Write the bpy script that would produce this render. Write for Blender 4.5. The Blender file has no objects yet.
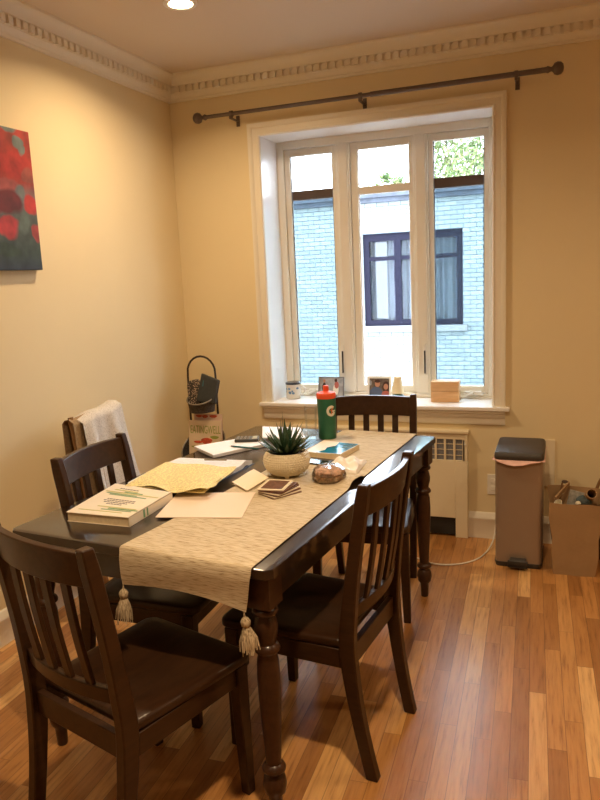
import bpy, bmesh, math, random
from mathutils import Vector, Matrix
random.seed(7)
S = bpy.context.scene
COL = S.collection
PI = math.pi
def R(d): return math.radians(d)

# ------------------------------------------------------------------ materials
def lin(c):
    return tuple(((v/255)/12.92 if v/255 <= .04045 else ((v/255+.055)/1.055)**2.4) for v in c)
class NT:
    def __init__(s, name):
        s.m = bpy.data.materials.new(name); s.m.use_nodes = True
        s.t = s.m.node_tree; s.n = s.t.nodes; s.b = s.n['Principled BSDF']
    def node(s, typ, **kw):
        n = s.n.new(typ)
        for k, v in kw.items(): setattr(n, k, v)
        return n
    def link(s, a, b): s.t.links.new(a, b)
    def setin(s, sock, v):
        if hasattr(v, 'is_output') or isinstance(v, bpy.types.NodeSocket): s.link(v, sock)
        else: sock.default_value = v
    def math(s, op, a, b=0.0, c=None):
        n = s.node('ShaderNodeMath', operation=op); s.setin(n.inputs[0], a); s.setin(n.inputs[1], b)
        if c is not None: s.setin(n.inputs[2], c)
        return n.outputs[0]
    def coord(s, kind='Object', scale=(1,1,1), rot=(0,0,0), loc=(0,0,0)):
        tc = s.node('ShaderNodeTexCoord'); mp = s.node('ShaderNodeMapping')
        s.link(tc.outputs[kind], mp.inputs[0]); mp.inputs['Scale'].default_value = scale
        mp.inputs['Rotation'].default_value = rot; mp.inputs['Location'].default_value = loc
        return mp.outputs[0]
    def noise(s, vec, scale, detail=3, rough=.5):
        n = s.node('ShaderNodeTexNoise'); s.link(vec, n.inputs['Vector'])
        n.inputs['Scale'].default_value = scale; n.inputs['Detail'].default_value = detail
        n.inputs['Roughness'].default_value = rough
        return n.outputs['Fac']
    def ramp(s, fac, stops):
        n = s.node('ShaderNodeValToRGB'); s.link(fac, n.inputs[0])
        e = n.color_ramp.elements
        while len(e) < len(stops): e.new(.5)
        for i, (p, c) in enumerate(stops):
            e[i].position = p; e[i].color = (*c[:3], 1)
        return n.outputs[0]
    def mix(s, fac, a, b, mode='MIX'):
        n = s.node('ShaderNodeMix', data_type='RGBA', blend_type=mode)
        s.setin(n.inputs['Factor'], fac)
        for sock, v in ((n.inputs['A'], a), (n.inputs['B'], b)):
            s.setin(sock, v if isinstance(v, bpy.types.NodeSocket) else (*v[:3], 1))
        return n.outputs['Result']
    def bump(s, h, strength=.3, dist=.01):
        n = s.node('ShaderNodeBump'); s.link(h, n.inputs['Height'])
        n.inputs['Strength'].default_value = strength; n.inputs['Distance'].default_value = dist
        s.link(n.outputs[0], s.b.inputs['Normal'])
    def base(s, c, rough=.6, metal=0, coat=0, spec=None, coat_rough=.1):
        s.setin(s.b.inputs['Base Color'], c if isinstance(c, bpy.types.NodeSocket) else (*c[:3], 1))
        s.b.inputs['Roughness'].default_value = rough; s.b.inputs['Metallic'].default_value = metal
        s.b.inputs['Coat Weight'].default_value = coat; s.b.inputs['Coat Roughness'].default_value = coat_rough
        if spec is not None: s.b.inputs['Specular IOR Level'].default_value = spec
        return s.m

M = {}
def plain(name, c, rough=.6, metal=0, coat=0, var=.06, scale=12, bump=0, spec=None):
    n = NT(name); v = n.coord()
    f = n.noise(v, scale)
    a = tuple(x*(1-var) for x in c); b = tuple(min(1, x*(1+var)) for x in c)
    col = n.ramp(f, [(.3, a), (.7, b)])
    if bump: n.bump(n.noise(v, scale*8), bump, .002)
    M[name] = n.base(col, rough, metal, coat, spec); return M[name]

plain('wall_paint', (.78, .65, .405), .75, var=.012, scale=3, bump=.05)
plain('ceiling_paint', (.70, .60, .50), .8, var=.01, scale=2)
plain('trim_paint', (.80, .74, .62), .42, var=.01, scale=4)
plain('sill_paint', (.86, .84, .82), .35, var=.01, scale=4)
plain('radiator_paint', (.80, .70, .50), .45, var=.01)
plain('sash_cream', (.80, .76, .66), .45, var=.01)
plain('sash_brown', (.085, .055, .04), .6)
plain('grille_mesh', (.20, .21, .24), .5, var=.3, scale=160)
plain('dark_gap', (.03, .025, .02), .9)
plain('rod_metal', (.15, .12, .105), .35, metal=.6, var=.1)
plain('steel', (.36, .28, .215), .42, metal=.45, var=.03, scale=3)
plain('black_plastic', (.035, .032, .03), .42)
plain('lid_plastic', (.05, .042, .034), .55)
plain('pink_plastic', (.78, .48, .42), .4, var=.1, scale=30)
plain('red_ink', (.55, .06, .05), .5)
plain('white_plastic', (.80, .76, .68), .4)
plain('cream_card', (.78, .68, .50), .7)
plain('black_wire', (.045, .035, .03), .45, metal=.4)
plain('grey_wire', (.30, .27, .23), .35, metal=.7)
plain('pouch_black', (.03, .034, .034), .55, var=.2, scale=60)
plain('teal', (.02, .13, .15), .4)
plain('pot_cream', (.80, .66, .43), .55, var=.02)
plain('soil', (.05, .03, .02), .95, bump=.6)
plain('paper_white', (.80, .80, .85), .6, var=.01)
plain('paper_edge', (.70, .60, .44), .8, var=.1, scale=60)
plain('paper_manila', (.82, .67, .54), .65, var=.01)
plain('paper_note', (.84, .73, .55), .7, var=.01)
plain('book_cover', (.84, .76, .63), .4, var=.02)
plain('book_green', (.12, .30, .14), .45)
plain('book_olive', (.50, .48, .16), .45)
plain('book_pages', (.74, .62, .42), .8, var=.08, scale=90)
plain('ink_dark', (.06, .05, .06), .6)
plain('calc_body', (.03, .028, .026), .4)
plain('calc_key', (.24, .23, .21), .4)
plain('calc_screen', (.50, .52, .42), .2)
plain('bottle_green', (.018, .13, .065), .38, var=.12, scale=20)
plain('orange_lid', (.85, .10, .03), .4)
plain('logo_white', (.80, .74, .62), .5)
plain('logo_orange', (.75, .16, .02), .5)
plain('blue_gloss', (.01, .20, .36), .15, coat=.4, var=.15, scale=8)
plain('phone_black', (.015, .018, .025), .15, coat=.5)
plain('coaster_white', (.75, .66, .50), .5)
plain('coaster_brown', (.13, .05, .03), .5, var=.5, scale=120)
plain('mug_white', (.72, .70, .64), .25)
plain('mug_blue', (.12, .24, .42), .3, var=.3, scale=60)
plain('mug_dark', (.05, .06, .08), .2)
plain('frame_grey', (.17, .18, .20), .4)
plain('frame_white', (.82, .80, .76), .4)
plain('photo_snow', (.36, .39, .43), .4, var=.3, scale=30)
plain('photo_dark', (.13, .10, .08), .4, var=.4, scale=60)
plain('skin_tone', (.50, .24, .15), .5)
plain('shirt_blue', (.08, .12, .22), .6)
plain('shirt_red', (.45, .12, .10), .6)
plain('hair_brown', (.05, .02, .012), .6)
plain('tree_green', (.05, .16, .05), .6)
plain('lamp_teal', (.02, .16, .13), .4)
plain('lamp_cream', (.85, .74, .48), .6)
plain('brown_linen', (.30, .20, .105), .9, var=.2, scale=90, bump=.4)
plain('tree_bark', (.10, .07, .05), .9, var=.3)
plain('purple_frame', (.009, .009, .018), .8, spec=.1)
plain('stone_sill', (.17, .17, .17), .8, var=.1, scale=6)
plain('roof_edge', (.035, .043, .06), .7, var=.3, scale=8)
plain('asphalt', (.18, .18, .18), .9)
plain('mag_beige', (.66, .52, .36), .5)
plain('mag_back', (.62, .44, .35), .5)
plain('mag_red', (.50, .07, .03), .5, var=.4, scale=80)
plain('mag_olive', (.26, .30, .05), .5)
plain('kraft', (.36, .225, .11), .8, var=.05, scale=10, bump=.2)
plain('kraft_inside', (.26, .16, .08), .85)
plain('tube_brown', (.42, .26, .13), .7)
plain('bin_grey', (.24, .23, .20), .5, var=.4, scale=50)
plain('bin_blue', (.07, .10, .11), .35)
plain('cup_white', (.72, .66, .52), .45)
plain('wood_frame', (.25, .13, .05), .5)
plain('muffin', (.62, .42, .25), .85, var=.45, scale=90, bump=.6)
plain('muffin_top', (.68, .45, .34), .7, var=.4, scale=70, bump=.6)
plain('tissue', (.86, .80, .72), .6, var=.03)
plain('bristle', (.55, .5, .4), .7)

def dark_wood(name, c1, c2, rough, coat, cr=.18):
    n = NT(name); v = n.coord(scale=(9, 1.6, 9))
    f = n.noise(v, 6, 5, .6)
    v2 = n.coord(); g = n.noise(v2, 2.5, 2)
    col = n.ramp(f, [(.3, c1), (.75, c2)])
    col = n.mix(n.math('MULTIPLY', g, .5), col, tuple(x*1.5 for x in c2))
    M[name] = n.base(col, rough, 0, coat, spec=.2, coat_rough=cr)
dark_wood('table_wood', (.009, .005, .0035), (.021, .0105, .007), .34, .95, .09)
dark_wood('leg_wood', (.022, .009, .005), (.050, .020, .009), .34, .25)
dark_wood('chair_wood', (.014, .006, .003), (.042, .017, .0065), .38, .22, .14)
def light_wood(name, c1, c2):
    n = NT(name); v = n.coord(scale=(1.2, 10, 10)); f = n.noise(v, 7, 4)
    M[name] = n.base(n.ramp(f, [(.3, c1), (.7, c2)]), .5)
light_wood('box_wood', (.62, .36, .16), (.78, .50, .26))

def floor_mat():
    n = NT('floor_boards'); v = n.coord(rot=(0, 0, R(-2.6)))
    sx = n.node('ShaderNodeSeparateXYZ'); n.link(v, sx.inputs[0])
    W, L = .057, .62
    u = n.math('DIVIDE', sx.outputs[0], W); row = n.math('FLOOR', u)
    wn = n.node('ShaderNodeTexWhiteNoise', noise_dimensions='1D'); n.link(row, wn.inputs['W'])
    y = n.math('DIVIDE', sx.outputs[1], L)
    y = n.math('ADD', y, n.math('MULTIPLY', wn.outputs['Value'], 17.3))
    cell = n.math('FLOOR', y)
    cx = n.node('ShaderNodeCombineXYZ'); n.link(row, cx.inputs[0]); n.link(cell, cx.inputs[1])
    w2 = n.node('ShaderNodeTexWhiteNoise', noise_dimensions='2D'); n.link(cx.outputs[0], w2.inputs['Vector'])
    rnd = w2.outputs['Value']
    col = n.ramp(rnd, [(0, (.33, .145, .042)), (.25, (.42, .19, .056)), (.55, (.50, .24, .075)), (.8, (.59, .315, .11)), (1, (.72, .43, .175))])
    # grain, shifted per board
    off = n.node('ShaderNodeCombineXYZ')
    n.link(n.math('ADD', n.math('MULTIPLY', sx.outputs[0], 34), n.math('MULTIPLY', rnd, 50)), off.inputs[0])
    n.link(n.math('ADD', n.math('MULTIPLY', sx.outputs[1], 2.4), n.math('MULTIPLY', rnd, 90)), off.inputs[1])
    g = n.noise(off.outputs[0], 2.2, 5, .62)
    gr = n.ramp(g, [(.30, (.42, .33, .26)), (.44, (.85, .80, .76)), (.56, (1, 1, 1)), (.75, (1.15, 1.12, 1.08))])
    col = n.mix(.75, col, gr, 'MULTIPLY')
    # seams
    fu = n.math('FRACT', u); fy = n.math('FRACT', y)
    e1 = n.math('LESS_THAN', n.math('MINIMUM', fu, n.math('SUBTRACT', 1.0, fu)), .018)
    e2 = n.math('LESS_THAN', n.math('MINIMUM', fy, n.math('SUBTRACT', 1.0, fy)), .0013)
    e = n.math('MAXIMUM', e1, e2)
    col = n.mix(n.math('MULTIPLY', e, .6), col, (.07, .03, .012))
    n.bump(n.math('SUBTRACT', n.math('MULTIPLY', g, .2), e), .12, .002)
    M['floor_boards'] = n.base(col, .36, coat=.16, coat_rough=.16, spec=.4)
floor_mat()

def brick_mat():
    n = NT('painted_brick'); tc = n.node('ShaderNodeTexCoord')
    sp = n.node('ShaderNodeSeparateXYZ'); n.link(tc.outputs['Object'], sp.inputs[0])
    cb = n.node('ShaderNodeCombineXYZ'); n.link(sp.outputs[0], cb.inputs[0]); n.link(sp.outputs[2], cb.inputs[1])
    b = n.node('ShaderNodeTexBrick'); n.link(cb.outputs[0], b.inputs['Vector'])
    b.inputs['Scale'].default_value = 1; b.inputs['Brick Width'].default_value = .215; b.inputs['Row Height'].default_value = .076
    b.inputs['Mortar Size'].default_value = .007; b.inputs['Mortar Smooth'].default_value = .3
    b.inputs['Color1'].default_value = (.215, .235, .225, 1); b.inputs['Color2'].default_value = (.165, .185, .185, 1)
    b.inputs['Mortar'].default_value = (.05, .065, .08, 1)
    n.bump(n.math('SUBTRACT', 1.0, b.outputs['Fac']), .3, .01)
    M['painted_brick'] = n.base(b.outputs['Color'], .8)
brick_mat()

def runner_mat():
    n = NT('runner_cloth'); v = n.coord(scale=(30, 420, 420)); f = n.noise(v, 1, 2, .5)
    v2 = n.coord(scale=(400, 420, 400)); g = n.noise(v2, 1, 2)
    col = n.ramp(f, [(.28, (.27, .19, .11)), (.42, (.52, .42, .28)), (.62, (.65, .56, .41))])
    n.bump(n.math('ADD', f, g), .35, .002)
    M['runner_cloth'] = n.base(col, .9, spec=.1)
runner_mat()
def tassel_mat():
    n = NT('tassel_yarn'); v = n.coord(scale=(300, 300, 14)); f = n.noise(v, 1, 3)
    n.bump(f, .6, .003)
    M['tassel_yarn'] = n.base(n.ramp(f, [(.35, (.22, .16, .09)), (.6, (.56, .45, .30))]), .95)
tassel_mat()
def lace_mat():
    n = NT('white_knit'); v = n.coord(scale=(230, 230, 230)); f = n.noise(v, 1, 2)
    n.bump(f, .6, .004)
    M['white_knit'] = n.base(n.ramp(f, [(.30, (.38, .34, .30)), (.50, (.66, .62, .57))]), .95)
lace_mat()
def dots_mat(name, bg, fg, scale, thr=.33):
    n = NT(name); v = n.coord(); w = n.node('ShaderNodeTexVoronoi'); n.link(v, w.inputs['Vector']); w.inputs['Scale'].default_value = scale
    col = n.mix(n.math('LESS_THAN', w.outputs['Distance'], thr), bg, fg)
    M[name] = n.base(col, .6)
dots_mat('dotted_fabric', (.035, .026, .022), (.45, .34, .24), 110, .38)
dots_mat('basket_weave', (.03, .024, .02), (.075, .058, .045), 150, .45)
def yellow_mat():
    n = NT('yellow_legal'); v = n.coord(scale=(110, 230, 1)); tc = n.node('ShaderNodeTexCoord')
    sp = n.node('ShaderNodeSeparateXYZ'); n.link(tc.outputs['Object'], sp.inputs[0])
    line = n.math('LESS_THAN', n.math('FRACT', n.math('MULTIPLY', sp.outputs[1], 75)), .14)
    rw = n.math('MULTIPLY', sp.outputs[1], 75); cx = n.node('ShaderNodeCombineXYZ')
    n.link(n.math('MULTIPLY', sp.outputs[0], 150), cx.inputs[0]); n.link(n.math('MULTIPLY', n.math('FLOOR', rw), 7.3), cx.inputs[1])
    wr = n.math('MULTIPLY', n.math('GREATER_THAN', n.noise(cx.outputs[0], 1, 1), .47), n.math('GREATER_THAN', n.math('FRACT', rw), .45))
    col = n.mix(n.math('MULTIPLY', line, .5), (.86, .73, .32), (.36, .38, .34))
    col = n.mix(n.math('MULTIPLY', wr, .42), col, (.25, .20, .16))
    M['yellow_legal'] = n.base(col, .7)
yellow_mat()
def printed_mat():
    n = NT('printed_page'); v = n.coord(scale=(40, 260, 1))
    wr = n.math('GREATER_THAN', n.noise(v, 1, 2), .57)
    M['printed_page'] = n.base(n.mix(n.math('MULTIPLY', wr, .28), (.80, .80, .84), (.25, .25, .28)), .55)
printed_mat()
def canvas_mat():
    n = NT('poppy_print'); tc = n.node('ShaderNodeTexCoord')
    sp = n.node('ShaderNodeSeparateXYZ'); n.link(tc.outputs['Object'], sp.inputs[0])
    wv = n.math('MULTIPLY', n.math('SUBTRACT', n.noise(n.coord(), 9, 2), .5), .07)
    wz = n.math('MULTIPLY', n.math('SUBTRACT', n.noise(n.coord(loc=(5, 2, 9)), 9, 2), .5), .07)
    Y = n.math('ADD', sp.outputs[1], wv); Z = n.math('ADD', sp.outputs[2], wz)
    tone = n.noise(n.coord(loc=(1, 8, 3)), 14, 2)
    col = n.ramp(n.math('DIVIDE', Z, .60), [(0, (.035, .05, .08)), (.12, (.05, .085, .06)), (.35, (.10, .14, .11)), (.5, (.20, .20, .19)), (.62, (.50, .05, .035)), (1, (.52, .05, .035))])
    def P(cx, cy):
        xe = 105+73*(cy-100)/575
        return .405-(xe-cx)/4.21*.0061, .60*(1-(cy-95)/580)
    for cx, cy, rx, ry, c in ((-40,200,70,120,(.50,.04,.03)),(-90,420,90,140,(.40,.03,.03)),(10,95,55,28,(.20,.27,.27)),(58,160,26,40,(.22,.29,.29)),(76,195,16,22,(.22,.29,.29)),(40,250,80,55,(.55,.035,.03)),
        (20,330,55,30,(.45,.10,.09)),(105,285,28,38,(.45,.11,.08)),(70,370,28,50,(.20,.24,.24)),(25,400,60,55,(.16,.015,.02)),(115,405,34,42,(.58,.045,.035)),(98,480,30,60,(.13,.19,.16)),
        (30,500,48,52,(.60,.05,.05)),(150,520,16,45,(.50,.08,.07)),(20,590,60,30,(.05,.09,.05)),(-60,560,60,70,(.45,.05,.05)),(-150,180,60,60,(.2,.26,.26)),(-220,330,90,110,(.50,.04,.03)),(-260,550,80,60,(.10,.15,.10)),(-380,250,80,150,(.48,.06,.05)),(-380,520,70,70,(.13,.19,.16))):
        yc, zc = P(cx, cy); a = rx/4.21*.0061; b_ = ry*.60/580
        dy = n.math('DIVIDE', n.math('SUBTRACT', Y, yc), a); dz = n.math('DIVIDE', n.math('SUBTRACT', Z, zc), b_)
        d = n.math('ADD', n.math('MULTIPLY', dy, dy), n.math('MULTIPLY', dz, dz))
        m = n.ramp(d, [(.55, (1, 1, 1)), (1, (0, 0, 0))])
        col = n.mix(m, col, c)
    col = n.mix(1.0, col, n.ramp(tone, [(.3, (.38, .36, .38)), (.65, (.85, .80, .80))]), 'MULTIPLY')
    M['poppy_print'] = n.base(col, .6)
canvas_mat()
def simple_glass(name, tint, refl=.12, rough=.02):
    n = NT(name); t = n.node('ShaderNodeBsdfTransparent'); t.inputs[0].default_value = (*tint, 1)
    g = n.node('ShaderNodeBsdfGlossy'); g.inputs['Roughness'].default_value = rough
    fr = n.node('ShaderNodeFresnel'); fr.inputs[0].default_value = 1.45
    mx = n.node('ShaderNodeMixShader'); n.link(n.math('MULTIPLY', fr.outputs[0], refl*8), mx.inputs[0])
    n.link(t.outputs[0], mx.inputs[1]); n.link(g.outputs[0], mx.inputs[2])
    n.link(mx.outputs[0], n.n['Material Output'].inputs[0]); M[name] = n.m
simple_glass('window_glass', (.97, .985, 1.0), .06)
simple_glass('clear_plastic', (.985, .99, .99), .03, .15)
simple_glass('cling_film', (.96, .96, .96), .30, .12)
simple_glass('jar_glass', (.62, .66, .70), .14, .05)
def screen_mat():
    n = NT('insect_screen'); t = n.node('ShaderNodeBsdfTransparent'); d = n.node('ShaderNodeBsdfDiffuse')
    t.inputs[0].default_value = (.84, .93, .95, 1)
    d.inputs[0].default_value = (.10, .12, .14, 1); mx = n.node('ShaderNodeMixShader'); mx.inputs[0].default_value = .26
    n.link(t.outputs[0], mx.inputs[1]); n.link(d.outputs[0], mx.inputs[2]); n.link(mx.outputs[0], n.n['Material Output'].inputs[0])
    M['insect_screen'] = n.m
screen_mat()
def room_shade_mat():
    n = NT('room_shade_dark'); M['room_shade_dark'] = n.base((.02, .03, .04), .06, coat=.5)
room_shade_mat()
def curtain_mat():
    n = NT('sheer_curtain'); M['sheer_curtain'] = n.base((.065, .08, .10), .8)
curtain_mat()
def leaf_mat(name, c1, c2, c3):
    n = NT(name); f = n.noise(n.coord(), 5, 3)
    col = n.ramp(f, [(.35, c1), (.5, c2), (.65, c3)])
    n.b.inputs['Transmission Weight'].default_value = 0
    M[name] = n.base(col, .6)
leaf_mat('leaf_yellowgreen', (.05, .10, .03), (.12, .17, .05), (.20, .21, .08))
leaf_mat('leaf_autumn', (.26, .21, .07), (.34, .22, .09), (.20, .23, .08))
def succ_mat():
    n = NT('succulent_leaf'); v = n.coord(); w = n.node('ShaderNodeTexVoronoi'); n.link(v, w.inputs['Vector']); w.inputs['Scale'].default_value = 190
    base = n.ramp(n.noise(v, 14), [(.35, (.018, .05, .025)), (.65, (.045, .10, .045))])
    M['succulent_leaf'] = n.base(n.mix(n.math('LESS_THAN', w.outputs['Distance'], .17), base, (.20, .27, .19)), .4)
succ_mat()
def pot_mat():
    n = NT('pot_embossed'); v = n.coord(scale=(1, 1, 1)); w = n.node('ShaderNodeTexVoronoi'); n.link(v, w.inputs['Vector']); w.inputs['Scale'].default_value = 120; w.inputs['Randomness'].default_value = .1
    n.bump(w.outputs['Distance'], 1.0, .006)
    M['pot_embossed'] = n.base((.82, .72, .52), .5)
pot_mat()
def emit(name, c, s):
    n = NT(name); n.b.inputs['Emission Color'].default_value = (*c, 1); n.b.inputs['Emission Strength'].default_value = s
    M[name] = n.base(c, .5)
emit('bulb_glow', (1, .80, .50), 30)

# ------------------------------------------------------------------ mesh builder
class G:
    def __init__(s): s.v = []; s.f = []; s.mi = []; s.mats = []; s.cur = 0
    def mat(s, name):
        if name not in s.mats: s.mats.append(name)
        s.cur = s.mats.index(name); return s
    def add(s, vs, fs):
        o = len(s.v); s.v += [tuple(v) for v in vs]
        for f in fs: s.f.append(tuple(i+o for i in f)); s.mi.append(s.cur)
        return s
    def box(s, x0, x1, y0, y1, z0, z1, mtx=None):
        vs = [Vector(p) for p in ((x0,y0,z0),(x1,y0,z0),(x1,y1,z0),(x0,y1,z0),(x0,y0,z1),(x1,y0,z1),(x1,y1,z1),(x0,y1,z1))]
        if mtx: vs = [mtx @ v for v in vs]
        return s.add(vs, [(0,3,2,1),(4,5,6,7),(0,1,5,4),(1,2,6,5),(2,3,7,6),(3,0,4,7)])
    def loft(s, rings, closed=False, cap=True):
        n = len(rings[0]); vs = [p for r in rings for p in r]; fs = []
        m = len(rings)
        for i in range(m if closed else m-1):
            a, b = i*n, ((i+1) % m)*n
            for j in range(n): k = (j+1) % n; fs.append((a+j, a+k, b+k, b+j))
        if cap and not closed:
            fs.append(tuple(reversed(range(n)))); fs.append(tuple((m-1)*n+j for j in range(n)))
        return s.add(vs, fs)
    def lathe(s, prof, seg=24, c=(0,0,0), mtx=None, cap=True):
        rings = []
        for r, z in prof:
            ring = [Vector((c[0]+r*math.cos(2*PI*j/seg), c[1]+r*math.sin(2*PI*j/seg), c[2]+z)) for j in range(seg)]
            if mtx: ring = [mtx @ p for p in ring]
            rings.append(ring)
        return s.loft(rings, cap=cap)
    def tube(s, pts, r, seg=8, closed=False):
        pts = [Vector(p) for p in pts]; rings = []; n = len(pts); up = None
        for i, p in enumerate(pts):
            if closed: t = (pts[(i+1) % n]-pts[i-1])
            else: t = pts[min(i+1, n-1)]-pts[max(i-1, 0)]
            t.normalize()
            if up is None: up = Vector((0,0,1)) if abs(t.z) < .9 else Vector((1,0,0))
            a = t.cross(up)
            if a.length < 1e-5: a = t.orthogonal()
            a.normalize(); b = a.cross(t).normalized(); up = b
            rr = r[i] if isinstance(r, (list, tuple)) else r
            rings.append([p+a*rr*math.cos(2*PI*j/seg)+b*rr*math.sin(2*PI*j/seg) for j in range(seg)])
        return s.loft(rings, closed=closed)
    def prism(s, poly, z0, z1):
        return s.loft([[Vector((x, y, z0)) for x, y in poly], [Vector((x, y, z1)) for x, y in poly]])
    def extr(s, prof, p0, p1, ax):
        # profile (o,z) pushed out along ax from the line p0-p1
        r0 = [Vector(p0)+Vector(ax)*o+Vector((0,0,z)) for o, z in prof]
        r1 = [Vector(p1)+Vector(ax)*o+Vector((0,0,z)) for o, z in prof]
        return s.loft([r0, r1])
    def sheet(s, fn, nu, nv, thick=.0):
        P = [[Vector(fn(i/nu, j/nv)) for j in range(nv+1)] for i in range(nu+1)]
        idx = lambda i, j: i*(nv+1)+j
        fs = [(idx(i,j), idx(i+1,j), idx(i+1,j+1), idx(i,j+1)) for i in range(nu) for j in range(nv)]
        vs = [p for row in P for p in row]
        if thick <= 0: return s.add(vs, fs)
        N = [Vector((0,0,0)) for _ in vs]
        for f in fs:
            nn = (vs[f[1]]-vs[f[0]]).cross(vs[f[3]]-vs[f[0]])
            for k in f: N[k] += nn
        bot = [v-(nv_.normalized() if nv_.length > 0 else Vector((0,0,1)))*thick for v, nv_ in zip(vs, N)]
        o = len(vs); fs2 = list(fs)+[tuple(o+k for k in reversed(f)) for f in fs]
        bd = [idx(i,0) for i in range(nu+1)]+[idx(nu,j) for j in range(1,nv+1)]+[idx(i,nv) for i in range(nu-1,-1,-1)]+[idx(0,j) for j in range(nv-1,0,-1)]
        for a, b in zip(bd, bd[1:]+bd[:1]): fs2.append((a, o+a, o+b, b))
        return s.add(vs+bot, fs2)
    def build(s, name, parent=None, mat=None, smooth=True, bevel=0, angle=40, loc=None, rotz=None):
        if mat: s.mats = [mat]; s.mi = [0]*len(s.f)
        me = bpy.data.meshes.new(name); me.from_pydata(s.v, [], s.f); me.update()
        for m in s.mats: me.materials.append(M[m])
        me.polygons.foreach_set('material_index', s.mi)
        bm = bmesh.new(); bm.from_mesh(me); bmesh.ops.recalc_face_normals(bm, faces=bm.faces); bm.to_mesh(me); bm.free()
        if smooth:
            me.polygons.foreach_set('use_smooth', [True]*len(me.polygons)); me.set_sharp_from_angle(angle=R(angle))
        o = bpy.data.objects.new(name, me); COL.objects.link(o)
        if parent: o.parent = parent
        if loc: o.location = loc
        if rotz is not None: o.rotation_euler.z = rotz
        if bevel:
            b = o.modifiers.new('bevel', 'BEVEL'); b.width = bevel; b.segments = 2; b.limit_method = 'ANGLE'; b.angle_limit = R(35)
        return o
def thing(name, label, cat, loc=(0,0,0), rotz=0, group=None):
    o = bpy.data.objects.new(name, None); COL.objects.link(o); o.location = loc; o.rotation_euler.z = rotz
    o.empty_display_size = .05
    o['label'] = label; o['category'] = cat
    if group: o['group'] = group
    return o
def tag(o, label, cat, group=None):
    o['label'] = label; o['category'] = cat
    if group: o['group'] = group
    return o
def struct(o, label=None):
    o['kind'] = 'structure'
    if label: o['label'] = label
    return o
def text_mesh(name, body, size, parent, mat, mtx, extrude=.0006, spacing=1.0):
    cu = bpy.data.curves.new(name, 'FONT'); cu.body = body; cu.size = size; cu.extrude = extrude
    cu.align_x = 'CENTER'; cu.align_y = 'CENTER'; cu.space_character = spacing
    t = bpy.data.objects.new(name, cu); COL.objects.link(t)
    dg = bpy.context.evaluated_depsgraph_get(); dg.update()
    me = bpy.data.meshes.new_from_object(t.evaluated_get(dg)); COL.objects.unlink(t); bpy.data.objects.remove(t)
    me.transform(mtx); me.materials.clear(); me.materials.append(M[mat])
    o = bpy.data.objects.new(name, me); COL.objects.link(o); o.parent = parent
    return o
def rrect(w, d, r, n=5, cx=0, cy=0):
    pts = []
    for sx, sy, a0 in ((1,1,0),(-1,1,90),(-1,-1,180),(1,-1,270)):
        for k in range(n+1):
            a = R(a0+90*k/n); pts.append((cx+sx*(w/2-r)+r*math.cos(a), cy+sy*(d/2-r)+r*math.sin(a)))
    return pts
def sm(x): x = max(0, min(1, x)); return x*x*(3-2*x)

# ------------------------------------------------------------------ room
XL, XR, YB, YF, H = -2.258, 2.3, 3.911, -1.9, 2.69
g = G(); g.box(XL-.15, XR+.15, YF-.15, YB+.3, -.12, 0); struct(g.build('floor', mat='floor_boards', smooth=False), 'narrow strip oak floor in mixed honey tones')
g = G(); g.box(XL-.15, XR+.15, YF-.15, YB+.3, H, H+.12); struct(g.build('ceiling', mat='ceiling_paint', smooth=False))
g = G(); g.box(XL-.15, XL, YF-.15, YB+.3, 0, H); struct(g.build('wall_left', mat='wall_paint', smooth=False))
g = G(); g.box(XR, XR+.15, YF-.15, YB+.3, 0, H); struct(g.build('wall_right', mat='wall_paint', smooth=False))
g = G(); g.box(XL, XR, YF-.15, YF, 0, H); struct(g.build('wall_front', mat='wall_paint', smooth=False))
WX0, WX1, WZ0, WZ1 = -1.70, -.369, .735, 2.323
g = G(); y0, y1 = YB, YB+.3
g.box(XL, WX0, y0, y1, 0, H); g.box(WX1, XR, y0, y1, 0, H); g.box(WX0, WX1, y0, y1, 0, WZ0); g.box(WX0, WX1, y0, y1, WZ1, H)
struct(g.build('wall_back', mat='wall_paint', smooth=False))
# baseboards
bp = [(0,0),(.016,0),(.016,.105),(.020,.112),(.020,.120),(.012,.130),(.010,.142),(.004,.150),(0,.150)]
g = G(); g.extr(bp, (-.515, YB, 0), (XR, YB, 0), (0,-1,0)); struct(g.build('baseboard_back', mat='trim_paint', angle=60))
g = G(); g.extr(bp, (XL, YF, 0), (XL, YB, 0), (1,0,0)); struct(g.build('baseboard_left', mat='trim_paint', angle=60))
g = G(); g.extr(bp, (XR, YF, 0), (XR, YB, 0), (-1,0,0)); struct(g.build('baseboard_right', mat='trim_paint', angle=60))
# cornice with dentils
cp = [(0,2.552),(.012,2.552),(.014,2.562),(.022,2.566),(.024,2.578),(.032,2.584),(.034,2.592),(.040,2.594),(.040,2.628),(.060,2.630),(.062,2.640),(.066,2.652),(.074,2.666),(.084,2.676),(.092,2.680),(.094,H),(0,H)]
g = G(); g.extr(cp, (XL, YB, 0), (XR, YB, 0), (0,-1,0))
x = XL+.075
while x < XR-.06: g.box(x, x+.026, YB-.056, YB-.038, 2.596, 2.6285); x += .0435
struct(g.build('trim_1', mat='trim_paint', angle=50), 'cream crown moulding with dentils above the window')
g = G(); g.extr(cp, (XL, YF, 0), (XL, YB, 0), (1,0,0))
y = YB-.10
while y > YF: g.box(XL+.038, XL+.056, y, y+.026, 2.596, 2.6285); y -= .0435
struct(g.build('trim_2', mat='trim_paint', angle=50), 'cream crown moulding with dentils on the left wall')
g = G(); g.extr(cp, (XR, YF, 0), (XR, YB, 0), (-1,0,0)); struct(g.build('trim_3', mat='trim_paint', angle=50))

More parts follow.
